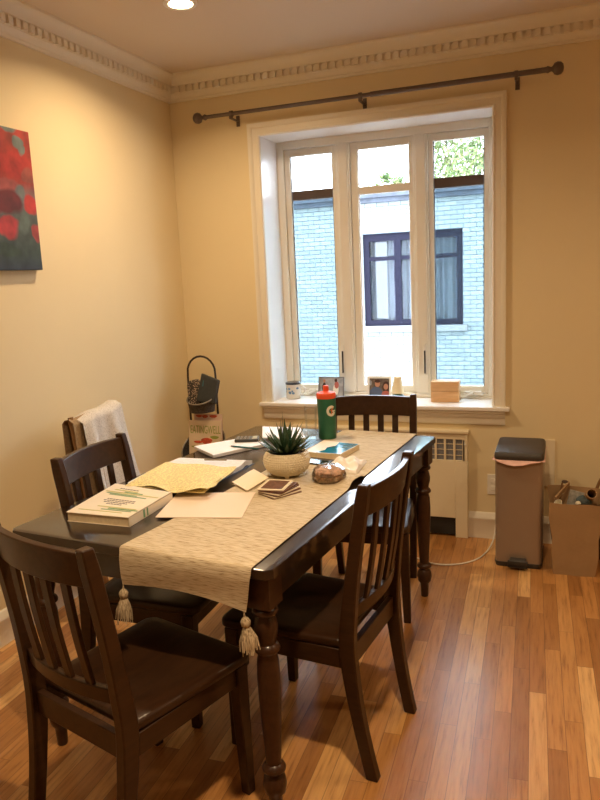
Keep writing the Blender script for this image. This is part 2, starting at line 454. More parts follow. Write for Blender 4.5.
# ------------------------------------------------------------------ window
w = bpy.data.objects.new('window_1', None); COL.objects.link(w); w['kind'] = 'structure'; w['label'] = 'three-light casement window with cream casing and deep sill'
w.location = (-1.034, YB, 0)
OX, OY = 1.034, -YB
def wbox(gg, x0, x1, y0, y1, z0, z1): gg.box(x0+OX, x1+OX, y0+OY, y1+OY, z0, z1)
# casing, mitred profile swept round three sides
prof = [(0,0),(0,-.012),(.006,-.018),(.012,-.018),(.016,-.014),(.044,-.014),(.050,-.020),(.060,-.024),(.071,-.024),(.071,0)]   # (distance outward, y)
def cas_ring(kind):
    xi0, xi1, zt = -1.68+OX, -.387+OX, 2.303
    out = []
    for d, yy in prof:
        if kind == 0: out.append(Vector((xi0-d, yy, .757)))
        if kind == 1: out.append(Vector((xi0-d, yy, zt+d)))
        if kind == 2: out.append(Vector((xi1+d, yy, zt+d)))
        if kind == 3: out.append(Vector((xi1+d, yy, .757)))
    return out
g = G(); g.loft([cas_ring(k) for k in range(4)]); g.build('casing', w, 'trim_paint', angle=35)
g = G(); wbox(g, -1.70, -1.68, YB, 4.16, .755, 2.303); wbox(g, -.389, -.369, YB, 4.16, .755, 2.303); wbox(g, -1.70, -.369, YB, 4.16, 2.303, 2.323)
g.build('jamb_lining', w, 'sill_paint', smooth=False)
g = G(); wbox(g, -1.70, -.369, YB-.01, 4.15, .735, .757)
g.box(-1.761+OX, -.293+OX, -.045, 0, .735, .757)
g.build('sill', w, 'sill_paint', bevel=.004)
ap = [(0,.655),(.012,.655),(.016,.664),(.018,.690),(.024,.697),(.026,.715),(.034,.722),(.034,.735),(0,.735)]
g = G(); g.extr(ap, (-1.742+OX, 0, 0), (-.318+OX, 0, 0), (0,-1,0)); g.build('sill_apron', w, 'trim_paint', angle=35)
# frame + mullions
g = G(); FY0, FY1 = 4.145, 4.215
wbox(g, -1.69, -1.637, FY0, FY1, .74, 2.32); wbox(g, -.432, -.38, FY0, FY1, .74, 2.32)
wbox(g, -1.637, -.432, FY0, FY1, 2.258, 2.32); wbox(g, -1.637, -.432, FY0, FY1, .74, .783)
wbox(g, -1.70, -.37, FY0-.012, FY0+.002, .757, .772)
g.build('window_frame', w, 'sash_cream', bevel=.003)
for x0, x1 in ((-1.304, -1.223), (-.847, -.764)):
    g = G(); wbox(g, x0, x1, FY0+.001, FY1, .784, 2.257); wbox(g, x0+.012, x1-.012, FY0-.007, FY0+.002, .784, 2.257); g.build('mullion', w, 'sash_cream', bevel=.003)
def sash(x0, x1, gx0, gx1, dark, screen):
    s_ = G(); a0, a1 = FY0+.018, FY0+.052
    wbox(s_, x0, gx0, a0, a1, .786, 2.255); wbox(s_, gx1, x1, a0, a1, .786, 2.255)
    wbox(s_, gx0, gx1, a0, a1, .786, .826); wbox(s_, gx0, gx1, a0, a1, 2.216, 2.255)
    so = s_.build('sash', w, 'sash_cream', bevel=.002)
    s_ = G()
    if dark: wbox(s_, gx0, gx1, a0+.014, a1+.03, 1.962, 2.016); s_.build('glazing_bar', so, 'sash_brown', bevel=.001)
    else: wbox(s_, gx0, gx1, a0+.004, a1, 1.962, 2.006); s_.build('glazing_bar', so, 'sash_cream', bevel=.001)
    s_ = G()
    for z0_, z1_ in ((.826, 1.962), (2.012, 2.216)): wbox(s_, gx0, gx1, a0+.016, a0+.020, z0_, z1_)
    s_.build('pane', so, 'window_glass', smooth=False)
    s_ = G(); t = .012
    wbox(s_, gx0, gx0+t*.5, a0+.010, a0+.015, .826, 2.216); wbox(s_, gx1-t*.5, gx1, a0+.010, a0+.015, .826, 2.216); s_.build('gasket', so, 'frame_grey' if screen else 'frame_white', smooth=False)
    if screen:
        s_ = G(); wbox(s_, gx0-.004, gx1+.004, a1+.002, a1+.004, .82, 1.96); s_.build('insect_screen', so, 'insect_screen', smooth=False)
sash(-1.636, -1.305, -1.603, -1.335, True, True)
sash(-1.222, -.848, -1.180, -.873, False, False)
sash(-.763, -.433, -.737, -.455, True, True)
for x in (-1.299, -.793):           # sash locks
    g = G(); wbox(g, x-.008, x+.008, FY0-.016, FY0-.006, .895, 1.075); o = g.build('sash_lock', w, 'white_plastic', bevel=.003)
    g = G(); wbox(g, x-.004, x+.004, FY0-.026, FY0-.015, .905, 1.04); g.build('lock_lever', o, 'dark_gap', bevel=.001)
for x in (-1.48, -.514):            # crank operators
    g = G(); wbox(g, x-.05, x+.05, FY0-.022, FY0-.001, .775, .802); o = g.build('crank_base', w, 'white_plastic', bevel=.004)
    g = G(); g.tube([(x+OX, FY0+OY-.02, .792), (x+OX+.005, FY0+OY-.045, .805), (x+OX-.02, FY0+OY-.05, .785), (x+OX-.045, FY0+OY-.05, .778)], .006); g.build('crank_handle', o, 'white_plastic')

# ------------------------------------------------------------------ outside
g = G(); g.box(-30, 30, 4.4, 60, -3.3, -3.2); o = struct(g.build('ground', mat='asphalt', smooth=False)); 
b = thing('brick_building', 'white painted brick building seen through the window', 'building', (-3, 12.5, -3.2))
BZ = 3.2
g = G(); wx0, wx1, wz0, wz1 = -3.49, -1.725, .56, 2.19     # window hole
def bb(gg, x0, x1, y0_, y1_, z0, z1): gg.box(x0+3, x1+3, y0_-12.5, y1_-12.5, z0+BZ, z1+BZ)
bb(g, -16, wx0, 12.5, 12.8, -3.2, 2.72); bb(g, wx1, 8, 12.5, 12.8, -3.2, 2.72); bb(g, wx0, wx1, 12.5, 12.8, -3.2, wz0); bb(g, wx0, wx1, 12.5, 12.8, wz1, 2.72)
bb(g, -16, 8, 12.8, 18, -3.2, 2.6)
g.build('wall', b, 'painted_brick', smooth=False)
g = G(); bb(g, -16, 8, 12.40, 12.8, 2.72, 2.80); bb(g, -16, 8, 12.34, 12.8, 2.80, 2.89); g.build('roof_edge', b, 'roof_edge', smooth=False)
g = G(); bb(g, wx0-.06, wx1+.08, 12.42, 12.6, .45, .56); g.build('stone_sill', b, 'stone_sill', bevel=.01)
g = G(); d0, d1 = 12.55, 12.63
bb(g, wx0, wx0+.10, d0, d1, wz0, wz1); bb(g, wx1-.11, wx1, d0, d1, wz0, wz1); bb(g, wx0+.10, wx1-.11, d0, d1, wz0, wz0+.10); bb(g, wx0+.10, wx1-.11, d0, d1, wz1-.13, wz1)
for xm in (-2.87, -2.30): bb(g, xm-.06, xm+.06, d0, d1, wz0+.10, wz1-.13)
bb(g, wx0+.10, wx1-.11, d0+.01, d1-.005, 1.72, 1.79)
wf = g.build('window', b, 'purple_frame', smooth=False); wf['label'] = 'dark purple-grey window frame'
for x0, x1 in ((-3.39, -2.93), (-2.81, -2.36), (-2.24, -1.835)):
    g = G(); bb(g, x0, x1, 12.60, 12.61, .66, 2.06); g.build('pane', wf, 'clear_plastic', smooth=False)
def cur(u, v, x0, x1):
    X = x0+(x1-x0)*u; return (X+3, 12.72-12.5+.03*math.sin(u*(x1-x0)*42)+.012*math.sin(u*31), .6+BZ+1.5*v)
for x0, x1 in ((-3.10, -1.75),):
    g = G(); g.sheet(lambda u, v: cur(u, v, x0, x1), 160, 2, .004); g.build('curtain', wf, 'sheer_curtain')
g = G(); bb(g, -3.6, -1.6, 12.78, 12.84, .4, 2.4); g.build('room_shade_sheet', b, 'room_shade_dark', smooth=False)  # near-black sheet, its colour stands for the unlit room behind the curtain
def tree(x, y, z0, h, rad, n, mat, label, cat='tree', name='tree', squash=1.0, leafsz=.16):
    t = thing(name, label, cat, (x, y, -3.2))
    rnd = random.Random(int(x*10)+int(y))
    hh = z0+3.2
    g = G(); g.tube([(0,0,0),(.1,0,hh*.4),(-.05,.1,hh*.8),(0,0,hh+h*.3)], [.22,.18,.13,.05], 8)
    for k in range(7):
        a = rnd.uniform(0, 2*PI); e = (math.cos(a)*rad*.7, math.sin(a)*rad*.7, hh+h*rnd.uniform(.3, .85))
        g.tube([(0,0,hh*.8), (e[0]*.4, e[1]*.4, (hh*.8+e[2])/2+.1), e], [.08,.05,.015], 5)
    g.build('trunk', t, 'tree_bark')
    g = G()
    cl = []
    for k in range(max(6, n//90)):
        a = rnd.uniform(0, 2*PI); q = rnd.random()**.5*rad; cl.append((math.cos(a)*q, math.sin(a)*q, hh+h*rnd.uniform(.05, 1)*(1-.4*(q/rad)**2)))
    for k in range(n):
        c = rnd.choice(cl); rr = rad*.28
        p = Vector((c[0]+rnd.gauss(0, rr*.6), c[1]+rnd.gauss(0, rr*.6), c[2]+rnd.gauss(0, rr*.5*squash)))
        a = Vector((rnd.gauss(0,1), rnd.gauss(0,1), rnd.gauss(0,1))).normalized(); c2 = a.orthogonal().normalized(); s_ = leafsz*rnd.uniform(.6, 1.3)
        g.add([p-a*s_, p+c2*s_*.45, p+a*s_, p-c2*s_*.45], [(0,1,2,3)])
    g.build('foliage', t, mat, smooth=False)
tree(-3.55, 27.0, 3.4, 5.6, 1.75, 7000, 'leaf_yellowgreen', 'leafy yellow-green tree filling the right top pane of the window', leafsz=.10)
tree(-5.95, 25.5, 3.0, 2.5, .65, 900, 'leaf_yellowgreen', 'small green tree top in the middle pane above the roof', leafsz=.10)
for k, (xx, lab) in enumerate(((-9.2, 'leftmost autumn bush showing over the roof edge'), (-7.6, 'autumn bush over the roof edge in the left pane'), (-6.0, 'autumn bush over the roof edge left of the middle pane'), (-4.4, 'autumn bush over the roof edge in the middle pane'), (-2.9, 'autumn bush over the roof edge in the right pane'), (-1.4, 'rightmost autumn bush showing over the roof edge'))):
    tree(xx, 21.0+(k % 2)*.4, 2.4, 1.0, .62, 500, 'leaf_autumn', lab, 'bush', 'autumn_bush', .6, .09)

# ------------------------------------------------------------------ curtain rod
RY, RZ = 3.822, 2.427
cr = thing('curtain_rod', 'bronze curtain rod with knob finials above the window', 'curtain rod', (-1.05, RY, RZ))
g = G(); g.tube([(-.94,0,0),(.10,0,0)], .0110, 12); g.tube([(.05,0,0),(.93,0,0)], .0135, 12); g.build('rod', cr, 'rod_metal')
for sx in (-1, 1):
    g = G(); mt = Matrix.Translation((sx*.93,0,0)) @ Matrix.Rotation(sx*PI/2, 4, 'Y')
    g.lathe([(.002,-.01),(.013,-.01),(.017,0),(.013,.008),(.010,.016),(.014,.022),(.026,.030),(.031,.044),(.028,.060),(.018,.070),(.003,.073)], 20, mtx=mt); g.build('finial', cr, 'rod_metal')
for xx in (-.762, -.005, .785):
    g = G(); g.box(xx-.008, xx+.008, .003, YB-RY, -.030, -.022); g.box(xx-.011, xx+.011, YB-RY-.006, YB-RY, -.055, .005)
    g.box(xx-.008, xx+.008, -.016, .006, -.030, -.010); br = g.build('bracket', cr, 'rod_metal', bevel=.002)
    g = G(); g.tube([(xx-.009,0,0),(xx+.009,0,0)], .0165, 14); g.build('clamp', br, 'rod_metal')
# ------------------------------------------------------------------ canvas picture on left wall
pc = thing('canvas_picture', 'unframed canvas picture of blurred red flowers on the left wall', 'picture', (XL+.018, 2.215, 1.584))
g = G(); g.box(-.018, .018, -.41, .405, 0, .592); g.build('printed_canvas', pc, 'poppy_print', bevel=.003)
plain('petal_pink', (.55, .11, .09), .6)
# ------------------------------------------------------------------ ceiling lights
def can_light(x, y, label, power, size=.11):
    t = thing('ceiling_light', label, 'ceiling light', (x, y, H), group='recessed ceiling lights')
    g = G(); g.lathe([(.052,0),(.075,0),(.075,-.004),(.068,-.007),(.054,-.005),(.052,0)], 32, cap=False); g.build('trim_ring', t, 'sill_paint')
    g = G(); g.lathe([(.001,-.006),(.03,-.006),(.05,-.003),(.05,0),(.001,0)], 32); g.build('bulb', t, 'bulb_glow')
    l = bpy.data.lights.new('can_lamp', 'AREA'); l.shape = 'DISK'; l.size = size; l.energy = power; l.color = (1, .735, .445); l.spread = R(150)
    lo = bpy.data.objects.new('can_lamp', l); COL.objects.link(lo); lo.location = (x, y, H-.012)
    return t
can_light(-1.60, 2.93, 'glowing recessed ceiling light near the left cornice', 15)
can_light(-.30, 1.10, 'recessed ceiling light above the near end of the dining table', 26)
can_light(1.20, 2.70, 'added unseen ceiling light over the right side of the room', 9)  # unseen lamp, added to light the right of the room
can_light(-1.60, .10, 'added unseen ceiling light at the near left of the room', 3)  # added out of view as weak fill for the near left

# ------------------------------------------------------------------ table
TA = R(-5.4)
TT = .76
tb = thing('dining_table', 'dark espresso rectangular dining table with turned legs', 'table', (-1.0857, 2.3915, 0), TA)
hw, hl = .4575, .795
def cham(w_, l_, c):
    return [(-w_+c,-l_),(w_-c,-l_),(w_,-l_+c),(w_,l_-c),(w_-c,l_),(-w_+c,l_),(-w_,l_-c),(-w_,-l_+c)]
g = G(); rings = []
for ins, z in ((.003, TT-.030),(0, TT-.027),(0, TT-.004),(.0012, TT-.0012),(.004, TT)):
    rings.append([Vector((x-(.022 if x < 0 else 0), y, z)) for x, y in cham(hw-ins, hl-ins, .018)])
g.loft(rings); g.build('tabletop', tb, 'table_wood', angle=22)
li = .052
for x0, x1, y0_, y1_ in ((-hw+.03, -hw+.048, -hl+.07, hl-.07), (hw-.048, hw-.03, -hl+.07, hl-.07), (-hw+.07, hw-.07, -hl+.03, -hl+.048), (-hw+.07, hw-.07, hl-.048, hl-.03)):
    g = G(); g.box(x0, x1, y0_, y1_, TT-.115, TT-.0305); g.build('apron', tb, 'table_wood', bevel=.002)
legp = [(.015,0),(.017,.004),(.019,.05),(.020,.066),(.030,.078),(.034,.10),(.031,.122),(.022,.134),(.024,.140),(.033,.146),(.034,.152),(.030,.160),(.021,.166),(.0225,.19),(.027,.27),(.0315,.37),(.0325,.43),(.030,.480),(.026,.497),(.027,.503),(.035,.508),(.036,.515),(.033,.522),(.025,.528),(.0265,.540),(.032,.560),(.033,.578),(.029,.598),(.025,.610),(.034,.616),(.036,.622),(.034,.629),(.028,.633),(.028,.638),(.033,.642)]
for sx in (-1, 1):
    for sy in (-1, 1):
        g = G(); cx, cy = sx*(hw-li), sy*(hl-li)
        g.lathe(legp, 28, (cx, cy, 0)); g.box(cx-.036, cx+.036, cy-.036, cy+.036, .640, TT-.0305); g.build('leg', tb, 'leg_wood', angle=50)

# ------------------------------------------------------------------ runner
Rm = Matrix.Translation((-1.0857, 2.3915, 0)) @ Matrix.Rotation(TA, 4, 'Z'); Ri = Rm.inverted()
def loc2(x, y): p = Ri @ Vector((x, y, 0)); return p.x, p.y
RT = .003
def runner_fn(u, v):
    # u along (0 = near hanging end), v across (0 left, 1 right); local table coords
    e0, e1 = -hl, hl
    s = u*(1.59+.10+.03)          # arc length
    hn = .10
    lx = lambda t: (-.030)+(.035)*t - .0   # left edge local x, t = 0 near, 1 far
    rx = lambda t: (.405)+(-.040)*t
    r = .014
    if s < hn:
        t = 0; d = hn-s; y = e0-.006-RT-.004*math.sin(d*30+v*3)*min(1, d*12); z = TT-d
        drop = .014*v-.016*math.sin(v*PI)+.006
        z = TT-d*(1+drop/.10)
        x = lx(0)+(rx(0)-lx(0))*v - d*.22*v*v + d*.05*(1-v)
        k = sm((.03-d)/.03) if d < .03 else 0
        y += .006*k
        if d < .012: z = TT+RT-(d*d/.012)
        else: z -= .0
    elif s < hn+1.59:
        y = e0+(s-hn); t = (s-hn)/1.59; x = lx(t)+(rx(t)-lx(t))*v; z = TT+RT+.0006*math.sin(y*23+v*9)+.0006
        # ruffle at right border near the sandwich
        q = math.exp(-((y-.0)/.05)**2)*sm((v-.72)/.28); q2 = math.exp(-((y+.045)/.03)**2)*sm((v-.8)/.2)
        z += .022*q+.006*q2; x += .012*q-.006*q2
        if y < e0+.02: z -= .0
    else:
        d = s-hn-1.59; t = 1; y = e1+.006+RT; z = TT-d; x = lx(1)+(rx(1)-lx(1))*v
        if d < .012: z = TT+RT-(d*d/.012); y = e1+.006*(d/.012)+RT
    return (x, y, z)
ro = thing('table_runner', 'cream woven table runner with corner tassels along the dining table', 'table runner', (-1.0857, 2.3915, 0), TA)
g = G(); g.sheet(runner_fn, 200, 28, .002); g.build('cloth', ro, 'runner_cloth', angle=80)
def tassel(x, y, z, parent, lean=0, L=.105):
    g = G(); mt = Matrix.Translation((x, y, z)) @ Matrix.Rotation(lean, 4, 'Y')
    g.lathe([(.002,0),(.003,-.008),(.009,-.012),(.014,-.021),(.012,-.032),(.008,-.036),(.011,-.040),(.018,-.058),(.021,-.078),(.020,-.092)], 14, mtx=mt)
    for k in range(34):
        a = 2*PI*k/34; r0, r1 = .010, .021*random.uniform(.75, 1.25)
        dz = random.uniform(-.012, .006)
        g.tube([mt @ Vector((r0*math.cos(a), r0*math.sin(a), -.040)), mt @ Vector((r1*.95*math.cos(a+.1), r1*.95*math.sin(a+.1), -.070)), mt @ Vector((r1*1.05*math.cos(a), r1*1.05*math.sin(a), -.098+dz))], .0019, 4)
    g.tube([mt @ Vector((0,0,0)), Vector((x, y, z+.012))], .0015, 4)
    return g.build('tassel', parent, 'tassel_yarn')
ca = runner_fn(0, 0); cb_ = runner_fn(0, 1)
tassel(ca[0]+.004, ca[1]-.004, ca[2]-.004, ro, .05); tassel(cb_[0]-.004, cb_[1]-.004, cb_[2]-.004, ro, -.12)

# ------------------------------------------------------------------ chairs
def yp(z):
    if z < .44: return -.205-.063*((.44-z)/.44)**1.6
    return -.205-.067*((z-.44)/.478)**1.25
def xp(z): return .181+.010*min(1, z/.44)+(.004 if z > .44 else .004*z/.44)
def make_chair():
    t = thing('dining_chair', '', 'chair')
    cv = .026
    for sx in (-1, 1):
        rings = []
        for k in range(19):
            z = .925*k/18
            hy = .019 + .006*math.exp(-((z-.42)/.16)**2); hx = .0165
            if z > .9: hy -= .003; hx -= .002
            x, y = sx*xp(z), yp(z)
            rings.append([Vector((x+a*hx, y+b_*hy, z)) for a, b_ in ((-1,-1),(1,-1),(1,1),(-1,1))])
        g = G(); g.loft(rings); g.build('leg', t, 'chair_wood', bevel=.004, angle=30)
        rings = []
        for k in range(2):
            z = .410*k; h_ = .015+.006*k; x = sx*(.200-.010*k); y = .200-.004*k
            rings.append([Vector((x+a*h_, y+b_*h_, z)) for a, b_ in ((-1,-1),(1,-1),(1,1),(-1,1))])
        g = G(); g.loft(rings); g.build('leg', t, 'chair_wood', bevel=.003, angle=30)
    def curved_rail(z0, z1, th, xw, crown=0.0):
        rings = []
        n = 14
        for i in range(n+1):
            u = -1+2*i/n; x = u*xw; b_ = cv*(1-u*u)
            zt = z1+crown*(1-u*u)
            rings.append([Vector((x, yp(z0)-b_-th/2, z0)), Vector((x, yp(z0)-b_+th/2, z0)), Vector((x, yp(zt)-b_+th/2, zt)), Vector((x, yp(zt)-b_-th/2, zt))])
        g = G(); g.loft(rings); return g
    curved_rail(.823, .912, .021, .180, .004).build('top_rail', t, 'chair_wood', bevel=.003, angle=30)
    curved_rail(.505, .548, .020, .180).build('lower_rail', t, 'chair_wood', bevel=.003, angle=30)
    for k in range(4):
        u = (-.6+.4*k); x = u*.178; rings = []
        for i in range(9):
            z = .54+(.832-.54)*i/8; b_ = cv*(1-u*u)+.006*math.sin(PI*i/8)
            y = yp(z)-b_
            rings.append([Vector((x-.0145, y-.006, z)), Vector((x+.0145, y-.006, z)), Vector((x+.0145, y+.006, z)), Vector((x-.0145, y+.006, z))])
        g = G(); g.loft(rings); g.build('slat', t, 'chair_wood', bevel=.002, angle=30)
    # seat
    base = []
    corners = [(-.196,-.182,.012),(.196,-.182,.012),(.216,.236,.035),(-.216,.236,.035)]
    for i, (cx, cy, r) in enumerate(corners):
        sx = -1 if cx < 0 else 1; sy = -1 if cy < 0 else 1
        a0 = {(-1,-1):180,(1,-1):270,(1,1):0,(-1,1):90}[(sx,sy)]
        for k in range(6):
            a = R(a0+90*k/5); base.append((cx-sx*r+r*math.cos(a), cy-sy*r+r*math.sin(a)))
    dense = []
    for i, p in enumerate(base):
        q = base[(i+1) % len(base)]; d = math.hypot(p[0]-q[0], p[1]-q[1]); m = max(1, int(d/.03))
        for k in range(m): dense.append((p[0]+(q[0]-p[0])*k/m, p[1]+(q[1]-p[1])*k/m))
    c0 = (0, .03)
    def scoop(x, y):
        f = sm(1-math.hypot(x/.20, (y+.0)/.21)); return .014*f
    rings = []
    for s_, z in ((.975,.412),(1,.417),(1,.432),(.985,.438),(.95,.440),(.82,None),(.66,None),(.5,None),(.33,None),(.16,None),(.02,None)):
        ring = []
        for x, y in dense:
            X, Y = c0[0]+(x-c0[0])*s_, c0[1]+(y-c0[1])*s_
            ring.append(Vector((X, Y, z if z is not None else .440-scoop(X, Y))))
        rings.append(ring)
    g = G(); g.loft(rings); g.build('seat', t, 'chair_wood', angle=50)
    g = G()
    g.box(-.176, .176, .188, .206, .352, .4115); g.build('seat_rail', t, 'chair_wood', bevel=.002)
    g = G(); g.box(-.174, .174, -.216, -.196, .352, .418); g.build('seat_rail', t, 'chair_wood', bevel=.002)
    for sx in (-1, 1):
        g = G(); r0 = [Vector((sx*.191+a, -.188, z)) for a, z in ((-.009,.352),(.009,.352),(.009,.4115),(-.009,.4115))]; r1 = [Vector((sx*.193+a, .186, z)) for a, z in ((-.009,.352),(.009,.352),(.009,.4115),(-.009,.4115))]
        g.loft([r0, r1]); g.build('seat_rail', t, 'chair_wood', bevel=.002)
    return t
def dup(root, loc, rz, label):
    r = root.copy(); COL.objects.link(r); r.location = loc; r.rotation_euler.z = rz; r['label'] = label
    for ch in list(root.children):
        c = ch.copy(); COL.objects.link(c); c.parent = r
        for g2 in ch.children: d = g2.copy(); COL.objects.link(d); d.parent = c
    return r
ch = make_chair(); ch['group'] = 'dark dining chairs around the table'
spots = [((-1.115, 1.537, 0), -16.2, 'nearest dark wooden slat-back chair at the near end of the table'),
         ((-1.372, 2.100, 0), -88.6, 'dark wooden slat-back chair by the left wall, in front of the draped cloths'),
         ((-.855, 2.998, 0), 186.2, 'dark wooden slat-back chair at the far end of the table under the window'),
         ((-.775, 2.044, 0), 84.0, 'dark wooden slat-back chair on the right long side of the table')]
for i, (p, a, lab) in enumerate(spots):
    if i == 0: ch.location = p; ch.rotation_euler.z = R(a); ch['label'] = lab
    else: dup(ch, p, R(a), lab)

# ------------------------------------------------------------------ things on the table
def quad_stack(name, label, cat, corners, z0, z1, mat, edge=None, bevel=.001):
    cx = sum(c[0] for c in corners)/4; cy = sum(c[1] for c in corners)/4
    g = G(); g.prism([(x-cx, y-cy) for x, y in corners], 0, z1-z0)
    o = g.build(name, mat=mat, bevel=bevel, loc=(cx, cy, z0)); tag(o, label, cat); return o
ZT = TT+.0005
# textbook : local frame, x along spine-to-edge
ba = math.atan2(-.264+.0, .27)  # unused guide
bk = thing('textbook', 'thick cream paperback textbook with green brush stripes on the near left of the table', 'book', (-1.392, 1.908, ZT), R(-3))
bw, bl, bh = .235, .30, .031
fl, fr, bR, bL = (-.113,-.150), (.118,-.150), (.118,.112), (-.150,.150)
def bq(u, v): # bilinear on the book's outline
    a = Vector(fl).lerp(Vector(fr), u); c_ = Vector(bL).lerp(Vector(bR), u); return a.lerp(c_, v)
fl, fr, bR, bL = (-.100,-.158), (.137,-.145), (.120,.118), (-.150,.155)
g = G(); g.prism([bq(.012,.012), bq(.985,.012), bq(.985,.988), bq(.012,.988)], .001, bh-.001); g.build('page_block', bk, 'book_pages', smooth=False)
g = G(); g.prism([bq(0,0), bq(1,0), bq(1,1), bq(0,1)], bh-.001, bh); g.prism([bq(0,0), bq(1,0), bq(1,1), bq(0,1)], 0, .001); g.prism([bq(.987,0), bq(1,0), bq(1,1), bq(.987,1)], 0, bh); g.build('cover', bk, 'book_cover', smooth=False)
def bquad(gg, u0, u1, v0, v1, z=bh): gg.prism([bq(u0,v0), bq(u1,v0), bq(u1,v1), bq(u0,v1)], z, z+.0004)
rnd = random.Random(3)
for k, (mat, u0, u1, v0) in enumerate((('book_green', .10, .62, .68), ('book_green', .18, .80, .64), ('book_olive', .05, .95, .72), ('book_green', .35, .66, .76), ('book_olive', .15, .55, .80), ('book_green', .42, .90, .17), ('book_olive', .10, .80, .11), ('book_green', .50, .97, .21), ('book_olive', .30, .92, .25))):
    g = G(); hh = .020+.012*rnd.random(); bquad(g, u0, u1, v0, v0+hh, bh+.0002*(k % 3)); g.build('cover_stripe', bk, mat, smooth=False)
for j, (v0, u0, u1) in enumerate(((.50, .26, .70), (.45, .24, .74), (.40, .28, .66), (.35, .36, .62), (.86, .2, .5))):
    g = G(); u = u0
    while u < u1:
        L = rnd.uniform(.02, .05); bquad(g, u, u+L, v0, v0+.020); u += L+.010
    g.build('title_line', bk, 'ink_dark', smooth=False)
for v0, v1 in ((.30, .34), (.38, .41)):
    g = G(); p = bq(1, v0); q = bq(1, v1); g.add([(p.x+.0004, p.y, .003), (q.x+.0004, q.y, .003), (q.x+.0004, q.y, bh-.002), (p.x+.0004, p.y, bh-.002)], [(0,1,2,3)]); g.build('spine_mark', bk, 'book_green', smooth=False)

# open workbook under the yellow sheets
nb = thing('open_workbook', 'open white printed workbook half covered by yellow sheets', 'book', (-1.375, 2.36, ZT))
def bil(c, u, v):
    a = Vector(c[0]).lerp(Vector(c[1]), u); b_ = Vector(c[3]).lerp(Vector(c[2]), u); return a.lerp(b_, v)
nc = [(-.155,-.22),(.155,-.20),(.180,.165),(-.150,.150)]
g = G(); rings = []
def nbfn(u, v):
    p = bil(nc, u, v); z = .020-.006*abs(v-.5)*2+.012*math.exp(-((v-.86)/.08)**2)*sm((u-.55)/.45)
    return (p.x, p.y, z)
g.sheet(nbfn, 14, 24, .019); g.build('page_block', nb, 'printed_page', angle=80)
g = G(); g.prism([bil(nc, -.02, -.02), bil(nc, 1.02, -.02), bil(nc, 1.02, 1.02), bil(nc, -.02, 1.02)], 0, .0015); g.build('cover', nb, 'shirt_blue', smooth=False)
g = G(); g.tube([(.095,.060,.0285),(.00,.050,.0270)], .0035, 8); tag(g.build('pen', mat='grey_wire', loc=(-1.375, 2.405, ZT)), 'grey pen lying on the open workbook', 'pen')
# yellow legal sheets
ys = thing('yellow_sheets', 'curled yellow lined legal sheets with handwriting over the open workbook', 'paper', (-1.31, 2.22, ZT))
yc = [(-.165,-.175),(.165,-.18),(.125,.130),(-.190,.150)]
def yfn(u, v):
    p = bil(yc, u, v); z = .034+.003*math.sin(u*9+v*3)+.010*sm((u-.8)/.2)*math.sin(v*7+1)*.6-.006*sm((.15-v)/.15)*math.sin(u*12)
    p.x += .010*math.sin(v*9)*sm((u-.85)/.15); p.y += .012*math.sin(u*7)*sm((.2-v)/.2)
    return (p.x, p.y, z)
g = G(); g.sheet(yfn, 26, 26, .0012); g.build('top_sheet', ys, 'yellow_legal', angle=80)
yc2 = [(-.155,-.165),(.150,-.168),(.115,.115),(-.180,.135)]
def yfn2(u, v):
    p = bil(yc2, u, v); return (p.x, p.y, .0285+.002*math.sin(u*6+v*4))
g = G(); g.sheet(yfn2, 20, 20, .003); g.build('lower_sheets', ys, 'yellow_legal', angle=80)

quad_stack('manila_sheet', 'blank manila envelope lying flat in front of the yellow sheets', 'paper', [(-1.222,1.838),(-.946,1.898),(-1.012,2.150),(-1.285,2.085)], TT+.006, TT+.0085, 'paper_manila', bevel=.0005)
# writing pad, calculator, pen
pd = quad_stack('writing_pad', 'white writing pad under the calculator at the left rear of the table', 'pad', [(-1.40,2.578),(-1.565,2.708),(-1.424,2.890),(-1.252,2.822)], ZT, ZT+.014, 'paper_white')
cl = thing('calculator', 'small black pocket calculator resting on the writing pad', 'calculator', (-1.368, 2.850, ZT+.0145), R(-72))
g = G(); g.prism(rrect(.074, .108, .008), 0, .013); g.build('body', cl, 'calc_body', bevel=.002)
g = G(); g.box(-.028, .028, .026, .046, .013, .0142); g.build('display', cl, 'calc_screen', smooth=False)
g = G()
for i in range(4):
    for j in range(4): g.box(-.029+i*.0155, -.018+i*.0155, -.047+j*.0165, -.036+j*.0165, .013, .0152)
g.build('keypad', cl, 'calc_key', bevel=.0008)
pn = thing('pen', 'teal pen lying across the writing pad', 'pen', (-1.31, 2.708, ZT+.0185))
g = G(); g.tube([(-.06,.012,0),(.066,-.012,0)], .0038, 10); g.build('barrel', pn, 'teal')
g = G(); g.tube([(-.078,.0155,0),(-.06,.012,0)], [.0025,.0042], 10); g.build('cap', pn, 'ink_dark')
# white folders near the window end
quad_stack('plastic_folder', 'white plastic folder at the far left end of the table', 'folder', [(-1.335,2.945),(-1.435,3.175),(-1.235,3.185),(-1.125,2.965)], ZT, ZT+.008, 'paper_white')
fo = thing('clear_jar', 'clear plastic cup standing behind the succulent', 'cup', (-1.105, 2.99, TT+.0045))
g = G(); g.lathe([(.001,0),(.022,0),(.024,.003),(.031,.15),(.0295,.15),(.023,.005),(.001,.005)], 24); g.build('cup_wall', fo, 'clear_plastic')
